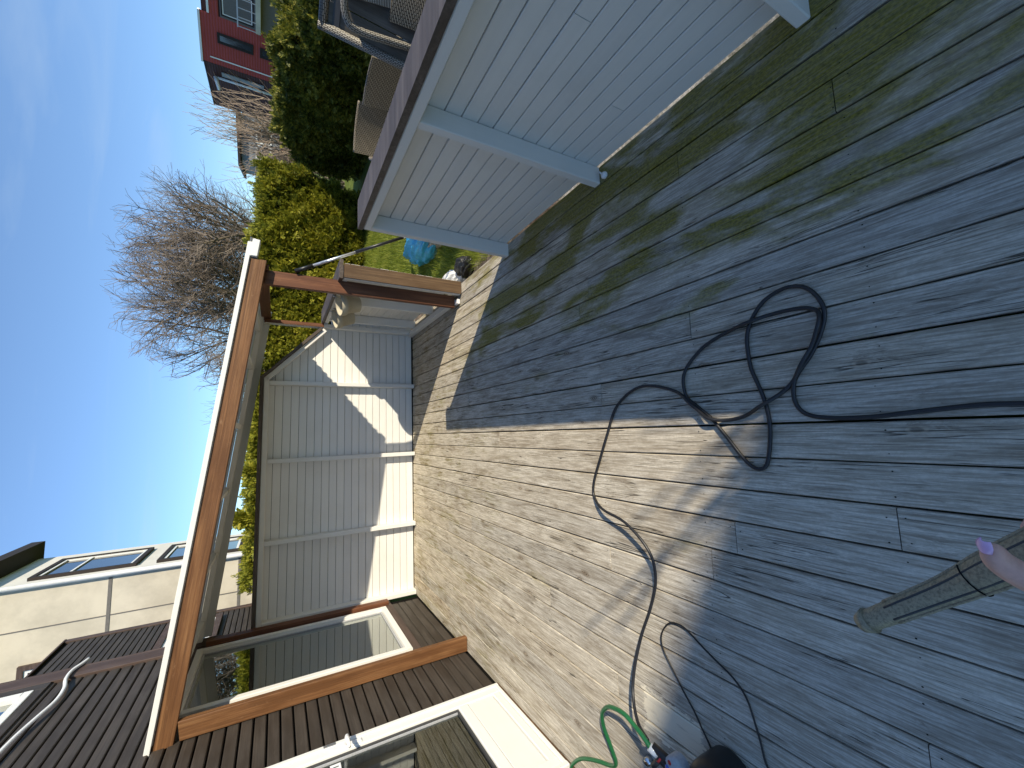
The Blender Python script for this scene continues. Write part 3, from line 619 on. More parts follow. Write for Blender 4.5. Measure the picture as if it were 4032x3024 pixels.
# white plastic pipe stapled to the wall high up
pp = [(-1.945, y, z) for y, z in ((5.47, 3.005), (5.40, 3.02), (5.28, 3.055), (5.12, 3.045), (4.95, 3.0), (4.75, 2.985), (4.52, 3.02), (4.30, 3.05), (4.0, 3.06), (3.6, 3.05), (3.0, 3.04))]
tag(tube('plastic_pipe', None, spline(pp, 5), 0.0135, 'whitepl', 10), 'white plastic pipe running wavily along the brown house wall', 'pipe')
HOSE= [(0.024, 0.26, 0.012), (0.026, 0.333, 0.012), (0.016, 0.454, 0.012), (0.006, 0.559, 0.012), (0.008, 0.669, 0.012), (0.026, 0.735, 0.012), (0.069, 0.763, 0.012), (0.127, 0.761, 0.012), (0.168, 0.74, 0.012), (0.226, 0.695, 0.012), (0.29, 0.661, 0.012), (0.35, 0.645, 0.012), (0.399, 0.655, 0.012), (0.445, 0.685, 0.012), (0.466, 0.723, 0.012), (0.468, 0.771, 0.012), (0.444, 0.833, 0.012), (0.396, 0.877, 0.012), (0.345, 0.902, 0.012), (0.289, 0.909, 0.012), (0.208, 0.903, 0.012), (0.149, 0.885, 0.012), (0.093, 0.868, 0.012), (0.023, 0.856, 0.012), (-0.052, 0.858, 0.012), (-0.143, 0.876, 0.012), (-0.169, 0.902, 0.012), (-0.161, 0.936, 0.012), (-0.128, 0.969, 0.012), (-0.088, 0.999, 0.012), (-0.035, 1.038, 0.012), (0.026, 1.088, 0.012), (0.082, 1.152, 0.012), (0.122, 1.195, 0.012), (0.188, 1.207, 0.012), (0.241, 1.189, 0.012), (0.289, 1.142, 0.012), (0.331, 1.078, 0.012), (0.363, 0.981, 0.012), (0.375, 0.891, 0.012), (0.388, 0.816, 0.012), (0.388, 0.744, 0.012), (0.379, 0.692, 0.012), (0.357, 0.66, 0.012), (0.317, 0.657, 0.012), (0.272, 0.675, 0.012), (0.207, 0.71, 0.012), (0.155, 0.748, 0.012), (0.122, 0.778, 0.012), (0.082, 0.832, 0.012), (0.052, 0.887, 0.012), (0.024, 0.954, 0.012), (0.014, 1.024, 0.012), (0.026, 1.088, 0.012), (0.068, 1.143, 0.012), (0.122, 1.2, 0.012), (0.162, 1.275, 0.012), (0.191, 1.382, 0.012), (0.191, 1.476, 0.012), (0.154, 1.566, 0.012), (0.088, 1.645, 0.012), (-0.027, 1.707, 0.012), (-0.164, 1.777, 0.012), (-0.294, 1.84, 0.012), (-0.375, 1.847, 0.012), (-0.429, 1.745, 0.045), (-0.468, 1.564, 0.06), (-0.572, 1.436, 0.05), (-0.695, 1.424, 0.03), (-0.83, 1.464, 0.03), (-0.965, 1.513, 0.05), (-1.11, 1.541, 0.08), (-1.217, 1.532, 0.11), (-1.278, 1.461, 0.16), (-1.283, 1.368, 0.2)]
CABLE= [(-1.222, 0.984, 0.006), (-1.147, 1.003, 0.006), (-1.073, 1.023, 0.006), (-1.029, 1.038, 0.006), (-0.993, 1.064, 0.006), (-0.966, 1.101, 0.006), (-0.938, 1.163, 0.006), (-0.912, 1.217, 0.006), (-0.88, 1.275, 0.006), (-0.866, 1.312, 0.006), (-0.867, 1.351, 0.006), (-0.883, 1.387, 0.006), (-0.919, 1.418, 0.006), (-0.963, 1.435, 0.006), (-1.008, 1.427, 0.006), (-1.054, 1.396, 0.006), (-1.1, 1.36, 0.006), (-1.144, 1.325, 0.006), (-1.189, 1.285, 0.006), (-1.235, 1.254, 0.006), (-1.279, 1.224, 0.006), (-1.348, 1.186, 0.006)]
GREEN= [(-1.955, 2.165, 0.02), (-1.898, 2.125, 0.02), (-1.844, 2.064, 0.02), (-1.798, 1.984, 0.02), (-1.758, 1.899, 0.02), (-1.73, 1.829, 0.02), (-1.695, 1.773, 0.03), (-1.66, 1.751, 0.04), (-1.613, 1.743, 0.06), (-1.541, 1.736, 0.09), (-1.465, 1.733, 0.12), (-1.405, 1.719, 0.14), (-1.363, 1.699, 0.15), (-1.314, 1.649, 0.16), (-1.287, 1.593, 0.17), (-1.268, 1.517, 0.18), (-1.273, 1.448, 0.19), (-1.28, 1.389, 0.2), (-1.301, 1.351, 0.2)]
# ================================================================== THINGS ON THE DECK
hp = spline(HOSE, 5); hp[:, 2] -= 0.004
# where the hose crosses itself the upper strand rides over the lower one
def lift(P, c, r_, h, i0, i1):
    for i in range(i0, min(i1, len(P))):
        q = math.hypot(P[i][0]-c[0], P[i][1]-c[1])
        if q < r_: P[i][2] += h*(0.5+0.5*math.cos(math.pi*q/r_))
for c in ((0.375, 0.891), (0.05, 0.86), (0.026, 1.088), (0.10, 1.17), (0.30, 0.66), (0.20, 0.715)): lift(hp, c, 0.09, 0.022, len(hp)//2, len(hp))
hp0 = [(0.03, -0.6, 0.012), (0.028, -0.2, 0.012), (0.02, 0.1, 0.012)]
tag(tube('pressure_hose', None, np.concatenate([spline(hp0+[HOSE[0]], 4)[:-1], hp]), 0.0072, 'hose', 8), 'thick black pressure hose lying in loops on the deck', 'hose')
tag(tube('power_cable', None, spline([(-1.24, 0.93, 0.006)]+CABLE+[(-1.40, 1.15, 0.03)], 5), 0.0036, 'cable', 7), 'thin black power cable looped on the deck beside the pressure washer', 'cable')
tag(tube('garden_hose', None, spline([(-1.97, 2.05, 0.02), (-1.985, 2.12, 0.02)][1:]+GREEN[0:], 5), 0.0100, 'green', 9), 'bright green garden hose curling up to the pressure washer', 'hose')

# pressure washer, cut off by the edge of the picture
MX, MY, DX, DY = -1.335, 1.125, -1.335, 1.255
pw = empty('pressure_washer', (-1.46, 1.16, 0), 0.0, 'black pressure washer standing on the deck where the hoses meet', 'pressure washer')
rbox('body', pw, -1.62, -1.36, 1.02, 1.24, 0.02, 0.17, 'black', 0.05, 4)
lathe('motor_cover', pw, [(0.0, 0.10), (0.05, 0.098), (0.078, 0.085), (0.092, 0.05), (0.095, 0.0), (0.095, -0.07)], 'black', 28, Matrix.Translation((MX, MY, 0.085)))
dk = lathe('control_dial', pw, [(0.0, 0.020), (0.040, 0.020), (0.046, 0.015), (0.048, 0.0), (0.048, -0.03)], 'lgrey', 28, Matrix.Translation((DX, DY, 0.165)))
for a, mt in ((0.6, 'red'), (1.6, 'blue'), (2.6, 'red'), (3.6, 'blue')):
    lathe('dial_mark', dk, [(0, 0.001), (0.008, 0.001), (0.009, 0.0)], mt, 10, Matrix.Translation((DX+0.028*math.cos(a), DY+0.028*math.sin(a), 0.1855)))
c0, c1 = Vector((-1.300, 1.353, 0.2)), Vector((-1.402, 1.235, 0.12)); cdv = (c1-c0).normalized()
def cyl(n, par, a, b, ra, mat, rb=None): return tube(n, par, [a, b], [ra, rb or ra], mat, 16)
cyl('water_inlet', pw, c0-cdv*0.004, c0+cdv*0.034, 0.017, 'clear'); cyl('inlet_collar', pw, c0+cdv*0.034, c0+cdv*0.10, 0.020, 'black')
cyl('red_band', pw, c0+cdv*0.040, c0+cdv*0.048, 0.0212, 'red'); cyl('red_band', pw, c0+cdv*0.072, c0+cdv*0.078, 0.0212, 'red')
d0 = Vector((-1.283, 1.368, 0.2)); d1 = Vector((-1.375, 1.21, 0.13)); cyl('hose_socket', pw, d0+(d1-d0)*0.12, d1, 0.016, 'black', 0.024)
cyl('inlet_lever', pw, c0+cdv*0.05, c0+cdv*0.05+Vector((-0.055, 0.045, 0.0)), 0.011, 'dkgrey')
for s in (-1, 1):
    wv = lathe('wheel', pw, [(0.0, 0.02), (0.05, 0.02), (0.055, 0.01), (0.055, -0.01), (0.05, -0.02), (0, -0.02)], 'dkgrey', 20, Matrix.Translation((-1.52, 1.13+s*0.135, 0.056)) @ Matrix.Rotation(R(90), 4, 'X'))
cyl('chrome_cap', pw, Vector((-1.545, 1.56, 0.0)), Vector((-1.55, 1.555, 0.028)), 0.022, 'chrome', 0.015)

# white door-stop knob by the middle fence post
kb = empty('door_stop', (1.393, 1.606, 0.0), 0, 'small white plastic knob lying on the deck beside the grey fence post', 'knob')
lathe('knob', kb, [(0, 0.0), (0.012, 0.0), (0.019, 0.006), (0.020, 0.016), (0.014, 0.026), (0.0, 0.029)], 'whitepl', 16, Matrix.Translation((1.393, 1.606, 0.002)))
cyl('peg', kb, Vector((1.400, 1.615, 0.020)), Vector((1.424, 1.628, 0.034)), 0.006, 'whitepl', 0.003)

# two flower pots hanging from the side fence rail
def pot(loc, tilt, label):
    t = link('flower_pot', None, None, Matrix.Translation(loc)); tag(t, label, 'pot', 'pots hanging on the side fence')
    mw = Matrix.Translation(loc) @ Matrix.Rotation(tilt[1], 4, 'Y') @ Matrix.Rotation(tilt[0], 4, 'X')
    PS = 1.15
    lathe('pot_body', t, [(r_*PS, z_*PS) for r_, z_ in [(0.0, -0.165), (0.062, -0.165), (0.066, -0.160), (0.083, -0.045), (0.090, -0.045), (0.094, 0.0), (0.091, 0.003), (0.087, 0.0), (0.082, -0.04), (0.064, -0.150), (0.0, -0.150)]], 'pot', 28, mw)
    lathe('rim', t, [(r_*PS, z_*PS) for r_, z_ in [(0.089, -0.048), (0.0925, -0.046), (0.0965, 0.0), (0.094, 0.004), (0.088, 0.002)]], 'pot', 28, mw)
    tube('hook', t, [Vector(loc)+Vector((0.06, 0, -0.02)), Vector(loc)+Vector((0.075, 0, 0.055)), Vector(loc)+Vector((0.12, 0, 0.06))], 0.004, 'metal', 6)
pot((1.270, 4.20, 1.065), (R(8), R(-10)), 'beige flower pot hanging nearer to the brown front post')
pot((1.270, 4.72, 1.045), (R(6), R(-12)), 'beige flower pot hanging nearer to the tall back fence')

# telescopic pole leaning outside
pl = empty('telescopic_pole', (1.95, 3.55, -0.15), 0, 'black and silver telescopic pole leaning against the brown post', 'pole')
A = Vector((1.388, 3.785, 1.463)); B = Vector((1.806, 3.62, 0.577)); dv_ = (B-A).normalized(); Lg = (A.z+0.15)/(-dv_.z)
def seg(n, a, b, ra, mat): return tube(n, pl, [A+dv_*(a), A+dv_*b], ra, mat, 12)
seg('grip', 0.0, 0.15, 0.0150, 'black'); sg = seg('silver_tube', 0.15, 0.52, 0.0118, 'alu'); seg('black_tube', 0.52, 0.97, 0.0135, 'black'); seg('silver_tube', 0.97, 1.35, 0.0105, 'alu'); seg('black_tube', 1.35, Lg, 0.012, 'black')
tcv = bpy.data.curves.new('lettering', 'FONT'); tcv.body = 'GSTAR'; tcv.size = 0.019; tcv.align_x = 'LEFT'; tcv.align_y = 'CENTER'; tcv.extrude = 0.0
to = bpy.data.objects.new('lettering', tcv); COL.objects.link(to); dg = bpy.context.evaluated_depsgraph_get(); tme = bpy.data.meshes.new_from_object(to.evaluated_get(dg)); bpy.data.objects.remove(to)
tme.materials.clear(); tme.materials.append(M['text'])
view = (Vector((0, 0, 1.56))-A).normalized(); vn = (view-dv_*view.dot(dv_)).normalized()
link('lettering', tme, sg, frame(A+dv_*0.215+vn*0.0122, dv_, vn))

# blue bag on the lawn, crumpled
def crumple(name, c, sx, sy, sz, mat, seed, pinch=None):
    bm = bmesh.new(); bmesh.ops.create_icosphere(bm, subdivisions=5, radius=1.0); r_ = random.Random(seed); ph = [(r_.uniform(1.5, 7), r_.uniform(1.5, 7), r_.uniform(1.5, 7), r_.uniform(0, 6)) for _ in range(9)]
    for v in bm.verts:
        x, y, z = v.co; s = sum(abs(math.sin(a*x+b*y+c_*z+d_)) for a, b, c_, d_ in ph)/9
        k = 0.72+0.5*s; k += 0.05*math.sin(13*x+9*y)*math.sin(11*z)
        z2 = max(z, -0.55); v.co = Vector((c[0]+x*k*sx, c[1]+y*k*sy, c[2]+(z2+0.55)*k*sz))
    me = bpy.data.meshes.new(name); bm.to_mesh(me); bm.free(); me.materials.append(M[mat]); return link(name, me)
tag(crumple('plastic_bag', (2.44, 5.03, -0.16), 0.20, 0.40, 0.20, 'bag', 4), 'crumpled bright blue plastic bag lying on the lawn', 'bag')
tag(crumple('soil_sack', (1.60, 3.93, -0.16), 0.09, 0.16, 0.15, 'sackw', 9), 'white plastic sack lying by the edge of the deck', 'sack')
tag(crumple('film_roll', (1.66, 3.72, -0.16), 0.10, 0.13, 0.13, 'black', 5), 'black plastic film lying beside the white sack', 'plastic film')

# ================================================================== GARDEN FURNITURE behind the low fence
def panel(name, par, w, h, curve, mat, mw, t=0.03, nx=10, nz=8, taper=0.0):
    V, F, uv = [], [], []
    for s in (0, 1):
        for j in range(nz+1):
            for i in range(nx+1):
                fx, fz = i/nx-0.5, j/nz
                V.append(mw @ Vector((fx*(w+taper*fz), curve*(1-4*fx*fx)*-1+0.10*curve*fz+s*t, fz*h))); uv.append((fx*w, fz*h))
    m_ = (nx+1)*(nz+1)
    for j in range(nz):
        for i in range(nx):
            a = j*(nx+1)+i; F += [[a, a+1, a+nx+2, a+nx+1], [m_+a+nx+1, m_+a+nx+2, m_+a+1, m_+a]]
    per = [i for i in range(nx+1)]+[j*(nx+1)+nx for j in range(1, nz+1)]+[nz*(nx+1)+i for i in range(nx-1, -1, -1)]+[j*(nx+1) for j in range(nz-1, 0, -1)]
    for a, b in zip(per, per[1:]+per[:1]): F.append([b, a, m_+a, m_+b])
    return link(name, mesh(name, V, F, mat, False, uv), par)
def chair(mw, label, mat='weaved'):
    t = link('wicker_chair', None, None, mw); tag(t, label, 'chair', 'wicker garden chairs')
    panel('backrest', t, 0.44, 0.50, 0.015, mat, mw @ Matrix.Translation((0, 0.24, 0.42)) @ Matrix.Rotation(R(-9), 4, 'X'), taper=0.05)
    e = [mw @ Vector(q) for q in ((-0.245, 0.335, 0.910), (-0.12, 0.325, 0.915), (0, 0.322, 0.917), (0.12, 0.325, 0.915), (0.245, 0.335, 0.910))]
    tube('back_rim', t, spline(e, 4), 0.014, mat, 8)
    panel('seat', t, 0.50, 0.48, 0.0, mat, mw @ Matrix.Translation((0, 0.24, 0.42)) @ Matrix.Rotation(R(90), 4, 'X'), t=0.06)
    for s in (-1, 1):
        e = [mw @ Vector(q) for q in ((s*0.26, 0.27, 0.68), (s*0.28, 0.0, 0.67), (s*0.28, -0.18, 0.655), (s*0.275, -0.26, 0.60), (s*0.27, -0.27, 0.42))]
        tube('arm', t, spline(e, 5), [0.026]*21, mat, 8)
        for y in (-0.21, 0.23): tube('leg', t, [mw @ Vector((s*0.22, y, 0.40)), mw @ Vector((s*0.235, y*1.1, 0.0))], 0.013, 'metal', 8)
    return t
G0 = -0.15
box('paver_slab', None, 2.3, 4.4, 1.2, 5.2, -0.16, -0.012, 'gravel', 0.01)['kind'] = 'structure'
bpy.data.objects['paver_slab']['label'] = 'raised paved terrace under the garden furniture'
chair(Matrix.Translation((3.49, 4.61, G0+0.14)) @ Matrix.Rotation(R(143), 4, 'Z'), 'wicker chair with sunlit backrest standing farthest left behind the fence')
chair(Matrix.Translation((3.62, 3.77, G0+0.14)) @ Matrix.Rotation(R(103), 4, 'Z'), 'wicker chair half hidden behind the tipped up table')
# table tipped up on its end
C = Vector((3.05, 3.10, 1.37)); Q = Vector((2.88, 3.01, 0.66)); dn = (Q-C).normalized(); LT = (C.z-G0-0.14)/(-dn.z)
sd_ = Vector((0.70, -0.71, 0.0)).normalized(); fn = sd_.cross(dn).normalized()
if fn.y > 0: fn = -fn
tb = empty('garden_table', C+dn*LT+sd_*0.4, 0, 'grey board garden table tipped up on its end with wicker rim', 'table')
WT = 0.92
def tpt(a, b, c=0.0): return C+sd_*a+dn*b+fn*c
for k in range(6):
    a = 0.06+0.135*k; plank('table_board', tb, tpt(a+0.066, 0.05, 0.0), tpt(a+0.066, LT-0.05, 0.0), fn, 0.130, 0.02, 'tboard', 0.003)
for a0, b0, a1, b1 in ((0.0, 0.03, WT, 0.03), (0.03, 0.0, 0.03, LT), (WT-0.03, 0.0, WT-0.03, LT), (0.0, LT-0.03, WT, LT-0.03)):
    tube('wicker_rim', tb, [tpt(a0, b0, 0.005), tpt((a0+a1)/2, (b0+b1)/2, 0.005), tpt(a1, b1, 0.005)], 0.032, 'weave', 8)
plank('cross_strip', tb, tpt(0.06, 0.12, 0.012), tpt(WT-0.06, 0.12, 0.012), fn, 0.05, 0.008, 'dkgrey', 0.001)
for a, b in ((0.1, 0.1), (WT-0.1, 0.1), (0.1, LT-0.1), (WT-0.1, LT-0.1)): tube('leg', tb, [tpt(a, b, -0.02), tpt(a, b, -0.70)], 0.028, 'dkgrey', 8)
# armchair lying on its back on top of another chair, beside the table
Xc = Vector((0.707, 0.707, 0.06)).normalized(); Yc = Vector((0.12, -0.06, -1)); Yc = (Yc-Xc*Yc.dot(Xc)).normalized(); Zc = Xc.cross(Yc)
Oc = tpt(0.13, 0.47, 0.10)-Zc*0.67+Xc*0.28
bx_ = Matrix(((Xc.x, Yc.x, Zc.x, Oc.x), (Xc.y, Yc.y, Zc.y, Oc.y), (Xc.z, Yc.z, Zc.z, Oc.z), (0, 0, 0, 1)))
chair(bx_, 'grey wicker armchair tipped over onto its back beside the upended table', 'weave')
chair(Matrix.Translation((3.02, 2.42, G0+0.14)) @ Matrix.Rotation(R(-45), 4, 'Z'), 'brown wicker chair under the tipped grey armchair', 'weaved')
# ================================================================== HEDGES, LAWN, TREES
def box_surface(n, x0, x1, y0, y1, z0, z1, faces, lump=0.12, sc=1.3):
    """random points on the faces of a lumpy box"""
    A = {'-y': (x1-x0)*(z1-z0), '+y': (x1-x0)*(z1-z0), '-x': (y1-y0)*(z1-z0), '+x': (y1-y0)*(z1-z0), 'top': (x1-x0)*(y1-y0)}
    tot = sum(A[f] for f in faces); P, Nn = [], []
    for f in faces:
        k = int(n*A[f]/tot); a, b = rng.random(k), rng.random(k)
        X, Y, Z = x0+a*(x1-x0), y0+a*(y1-y0), z0+b*(z1-z0)
        nn = {'-y': (0, -1, 0), '+y': (0, 1, 0), '-x': (-1, 0, 0), '+x': (1, 0, 0), 'top': (0, 0, 1)}[f]
        if f == '-y': p = np.stack([X, np.full(k, y0), Z], 1)
        elif f == '+y': p = np.stack([X, np.full(k, y1), Z], 1)
        elif f == '-x': p = np.stack([np.full(k, x0), Y, Z], 1)
        elif f == '+x': p = np.stack([np.full(k, x1), Y, Z], 1)
        else: p = np.stack([x0+a*(x1-x0), y0+b*(y1-y0), np.full(k, z1)], 1)
        nv = np.tile(np.array(nn, float), (k, 1)); P.append(p); Nn.append(nv)
    P, Nn = np.concatenate(P), np.concatenate(Nn)
    q = P*sc
    wv = (np.sin(q[:, 0]*2.1+q[:, 2]*1.3)+np.sin(q[:, 1]*2.7+q[:, 2]*2.2+1.0)+np.sin(q[:, 0]*4.7-q[:, 1]*3.9+q[:, 2]*5.1)*0.7+np.sin(q[:, 0]*9.3+q[:, 1]*8.1+q[:, 2]*7.7)*0.4)/3.1
    P = P+Nn*(lump*wv+rng.normal(size=len(P))*0.05-0.02-np.abs(rng.normal(size=len(P)))*0.03)[:, None]
    return P, Nn
def hedge(name, label, x0, x1, y0, y1, z0, z1, faces, n, mat, size, lump=0.12, spikes=200, core_in=0.16):
    t = empty(name, ((x0+x1)/2, (y0+y1)/2, z0), 0, label, 'hedge')
    P, Nn = box_surface(n, x0, x1, y0, y1, z0, z1, faces, lump)
    link('foliage', fronds_mesh('foliage', P, Nn, size, mat), t)
    ptop, ntop = box_surface(spikes*8, x0, x1, y0, y1, z0, z1, ['top'], lump)
    # taller wild shoots along the top
    k = rng.choice(len(ptop), spikes, replace=False); S, PP, NN = [], [], []
    for i in k:
        h = abs(rng.normal())*0.10+0.04; d = Vector((rng.normal()*0.25, rng.normal()*0.25, 1)).normalized(); p = ptop[i]
        for q in range(8): PP.append(p+np.array(d)*h*(q/8)); NN.append(np.array(d))
    link('shoots', fronds_mesh('shoots', np.array(PP), np.array(NN), size*0.75, mat, up=0.5), t)
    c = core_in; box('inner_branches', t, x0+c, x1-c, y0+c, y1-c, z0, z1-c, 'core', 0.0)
    return t
hedge('thuja_hedge', 'sunlit yellow green thuja hedge beyond the back fence and lawn', -2.9, 5.75, 9.75, 11.0, -0.16, 1.97, ['-y', 'top', '+x'], 44000, 'thuja', 0.115, 0.14, 420)
# the right hand end stands taller
hedge('thuja_bush', 'taller round yellow green thuja at the right end of the sunlit hedge', 3.4, 5.85, 9.6, 11.2, 0.4, 1.98, ['-y', 'top', '+x', '-x'], 17000, 'thuja', 0.115, 0.22, 160)
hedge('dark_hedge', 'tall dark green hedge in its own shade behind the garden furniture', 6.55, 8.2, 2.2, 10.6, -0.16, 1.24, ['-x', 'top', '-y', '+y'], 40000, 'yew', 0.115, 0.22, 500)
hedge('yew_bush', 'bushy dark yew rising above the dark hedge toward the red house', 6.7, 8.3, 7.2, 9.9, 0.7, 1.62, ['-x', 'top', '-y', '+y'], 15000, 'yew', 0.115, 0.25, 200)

# grass blades
def blades(n, fx, fy, h):
    x, y = fx(n), fy(n); b = np.stack([x, y, np.full(n, -0.165)], 1); a = rng.uniform(0, 6.283, n); hh = h*rng.uniform(0.5, 1.3, n)
    d = np.stack([np.cos(a), np.sin(a), np.zeros(n)], 1); s = np.stack([-np.sin(a), np.cos(a), np.zeros(n)], 1)*0.0045
    t_ = b+d*(hh*rng.uniform(0.2, 0.9, n))[:, None]; t_[:, 2] += hh
    return np.stack([b-s, b+s, t_], 1).reshape(-1, 3)
n1 = blades(52000, lambda n: rng.uniform(1.62, 5.2, n), lambda n: rng.uniform(2.9, 9.9, n), 0.075)
n2 = blades(5000, lambda n: 1.62+np.abs(rng.normal(size=n))*0.12, lambda n: rng.uniform(2.7, 5.2, n), 0.13)
tag(link('grass', quads('grass', np.concatenate([n1, n2]), 3, 'grass')), 'long green grass of the lawn beside the deck', 'grass', kind='stuff')

# bare deciduous trees
def grow_tree(seed, base, stems, height, spread=0.55, levels=4, twig_r=0.005, up0=0.25, dens=1.0, lean=(0.25, 0.6)):
    r_ = random.Random(seed); big, small = [], []
    LEN = [0.50, 0.36, 0.22, 0.12, 0.065]; RAD = [0.0165, 0.0085, 0.0042, 0.0019, 0.0008]
    def seg(p, d, L, rad, lv):
        n = (6, 5, 4, 3, 2)[lv]; p = Vector(p); d = Vector(d).normalized(); nodes = []
        for i in range(n):
            d = (d+Vector((r_.gauss(0, 0.13), r_.gauss(0, 0.13), r_.gauss(0, 0.08)+up0*(0.22, 0.16, 0.10, 0.06, 0.02)[lv]*1.6))).normalized()
            q = p+d*(L/n); r0 = rad*(1-0.5*i/n); r1 = rad*(1-0.5*(i+1)/n)
            (big if lv < 2 else small).append((*p, *q, max(r0, twig_r), max(r1, twig_r*0.8)))
            p = q; nodes.append((p.copy(), d.copy(), r1))
        if lv >= levels: return
        for i, (q, dd, r1) in enumerate(nodes):
            if i < (2, 1, 0, 0)[lv]: continue
            k = (1.4, 1.5, 1.5, 1.25)[lv]*dens
            for _ in range(int(k)+(r_.random() < k-int(k))):
                ax_ = dd.cross(Vector((r_.gauss(0, 1), r_.gauss(0, 1), r_.gauss(0, 1)))).normalized()
                nd = Matrix.Rotation(r_.uniform(0.35, 0.95)*(0.7+spread*0.5), 3, ax_) @ dd
                seg(q, nd, height*LEN[lv+1]*r_.uniform(0.6, 1.15), min(r1*0.8, height*RAD[lv+1]*r_.uniform(0.8, 1.3)), lv+1)
        q, dd, r1 = nodes[-1]; seg(q, dd, height*LEN[lv+1]*1.1, r1*0.9, lv+1)
    for s in range(stems):
        a = 6.283*s/max(1, stems)+r_.uniform(-0.4, 0.4); tl = 0.0 if stems == 1 else r_.uniform(*lean)
        seg(Vector(base)+Vector((math.cos(a), math.sin(a), 0))*0.12*(stems > 1), (math.cos(a)*tl, math.sin(a)*tl, 1), height*LEN[0], height*RAD[0], 0)
    return big, small
def tree(name, label, seed, base, stems, height, mb='bark', ms='twig', env=None, **kw):
    t = empty(name, base, 0, label, 'tree'); b, s = grow_tree(seed, base, stems, height, **kw)
    if env:                                              # keep the crown inside its rounded outline
        (cx, cy, cz), (ra, rz_) = env; ok = lambda q: ((q[3]-cx)/ra)**2+((q[4]-cy)/ra)**2+((q[5]-cz)/rz_)**2 < 1+0.12*math.sin(q[3]*3+q[5]*4)
        s = [q for q in s if ok(q)]; b = [q for q in b if ok(q)]
    link('trunk', segments_mesh('trunk', b, mb, 6), t); link('crown', segments_mesh('crown', s, ms, 3), t); return t
def at(azd, r_, z): return (r_*math.sin(R(azd)), r_*math.cos(R(azd)), z)
tree('bare_tree', 'large bare many-stemmed tree rising above the hedge toward the right', 3, at(22.0, 25, -0.2), 5, 7.6, spread=0.8, dens=1.1, twig_r=0.0055, lean=(0.15, 0.6), env=(at(21.2, 25, 3.3), (4.3, 4.7)))
tree('bare_tree', 'bare tree with mossy trunk standing nearer the roof corner', 8, at(15.4, 24, -0.2), 4, 7.6, spread=0.8, lean=(0.10, 0.6), dens=1.1, twig_r=0.0055, env=(at(14.6, 24, 3.2), (4.0, 4.7)))
tree('bare_shrub', 'pale bare shrub with upright twigs in front of the red house', 21, at(34.2, 17, -0.2), 6, 3.5, mb='pale', ms='pale', spread=0.2, levels=3, up0=0.8, dens=0.65, lean=(0.15, 0.45))
tree('bare_shrub', 'thin bare shrub with upright twigs just left of the bare trees', 33, at(8.5, 19, -0.2), 6, 3.6, mb='pale', ms='twig', spread=0.3, levels=3, up0=0.9)
tree('bare_shrub', 'low bare shrub farthest left behind the fence', 37, at(3.2, 24, -0.2), 5, 3.9, mb='twig', ms='twig', spread=0.5, levels=3, up0=0.6)
tree('bare_shrub', 'brown bare shrub below the grey house', 52, at(30.6, 16, -0.2), 6, 2.3, mb='twig', ms='twig', spread=0.6, levels=3, up0=0.5)
tree('bare_tree', 'bare tree behind the photographer casting branch shadows on the deck', 17, (4.62, -3.75, -0.2), 2, 3.55, spread=0.6, levels=3, twig_r=0.011, dens=0.8, lean=(0.1, 0.3))
# small thujas poking up behind the back fence on the left
for i, (azd, r_, h_) in enumerate(((-8.8, 8.8, 2.12), (-3.5, 9.2, 2.0), (-12.2, 8.2, 1.75), (-16.3, 8.0, 1.72))):
    bx = at(azd, r_, -0.16); t = empty('young_thuja', bx, 0, ['yellow green thuja tip rising above the fence cap near the cream house', 'broad green thuja tip rising above the middle of the fence cap', 'thin thuja sprays above the fence cap before the cream wall', 'thuja sprays above the fence cap beside the brown house corner'][i], 'thuja')
    n = 1500; f = rng.random(n); a = rng.uniform(0, 6.283, n); rad = (1-f)*0.5*rng.uniform(0.6, 1.05, n)+0.03
    P = np.stack([bx[0]+rad*np.cos(a), bx[1]+rad*np.sin(a), -0.16+f*(h_+0.16)], 1); Nn = np.stack([np.cos(a), np.sin(a), np.full(n, 0.6)], 1)
    link('foliage', fronds_mesh('foliage', P, Nn, 0.16, 'thuja'), t); tube('trunk', t, [(bx[0], bx[1], -0.16), (bx[0], bx[1], h_*0.5), (bx[0], bx[1], h_*0.9)], [0.05, 0.03, 0.008], 'bark', 6)

# ================================================================== NEIGHBOURS
def wall_pt(o_, d_, s, z, n_, out_=0.0): return Vector(o_)+Vector(d_)*s+Vector((0, 0, z))+Vector(n_)*out_
def slab(name, par, o_, d_, n_, s0, s1, z0, z1, t0, t1, mat):
    """block on a wall: along d_ from s0 to s1, z0..z1, from depth t0 to t1 along the outward normal"""
    p = [wall_pt(o_, d_, s, z, n_, t0) for s, z in ((s0, z0), (s1, z0), (s1, z1), (s0, z1))]
    return prism(name, par, p, Vector(n_)*(t1-t0), mat)
def window_on(par, o_, d_, n_, s0, s1, z0, z1, casing='eave', fr='white', mull=True):
    wv = link('window', None, par, Matrix.Translation(wall_pt(o_, d_, (s0+s1)/2, (z0+z1)/2, n_)))
    cw = 0.09
    for a in ((s0-cw, s1+cw, z0-cw, z0), (s0-cw, s1+cw, z1, z1+cw), (s0-cw, s0, z0, z1), (s1, s1+cw, z0, z1)): slab('casing', wv, o_, d_, n_, *a, 0.002, 0.07, casing)
    fw = 0.06
    for a in ((s0, s1, z0, z0+fw), (s0, s1, z1-fw, z1), (s0, s0+fw, z0+fw, z1-fw), (s1-fw, s1, z0+fw, z1-fw)): slab('frame', wv, o_, d_, n_, *a, 0.003, 0.045, fr)
    if mull: slab('mullion', wv, o_, d_, n_, s0+fw, s1-fw, z0+(z1-z0)*0.68-0.02, z0+(z1-z0)*0.68+0.02, 0.004, 0.04, fr)
    slab('pane', wv, o_, d_, n_, s0+fw, s1-fw, z0+fw, z1-fw, 0.003, 0.012, 'paneblue')
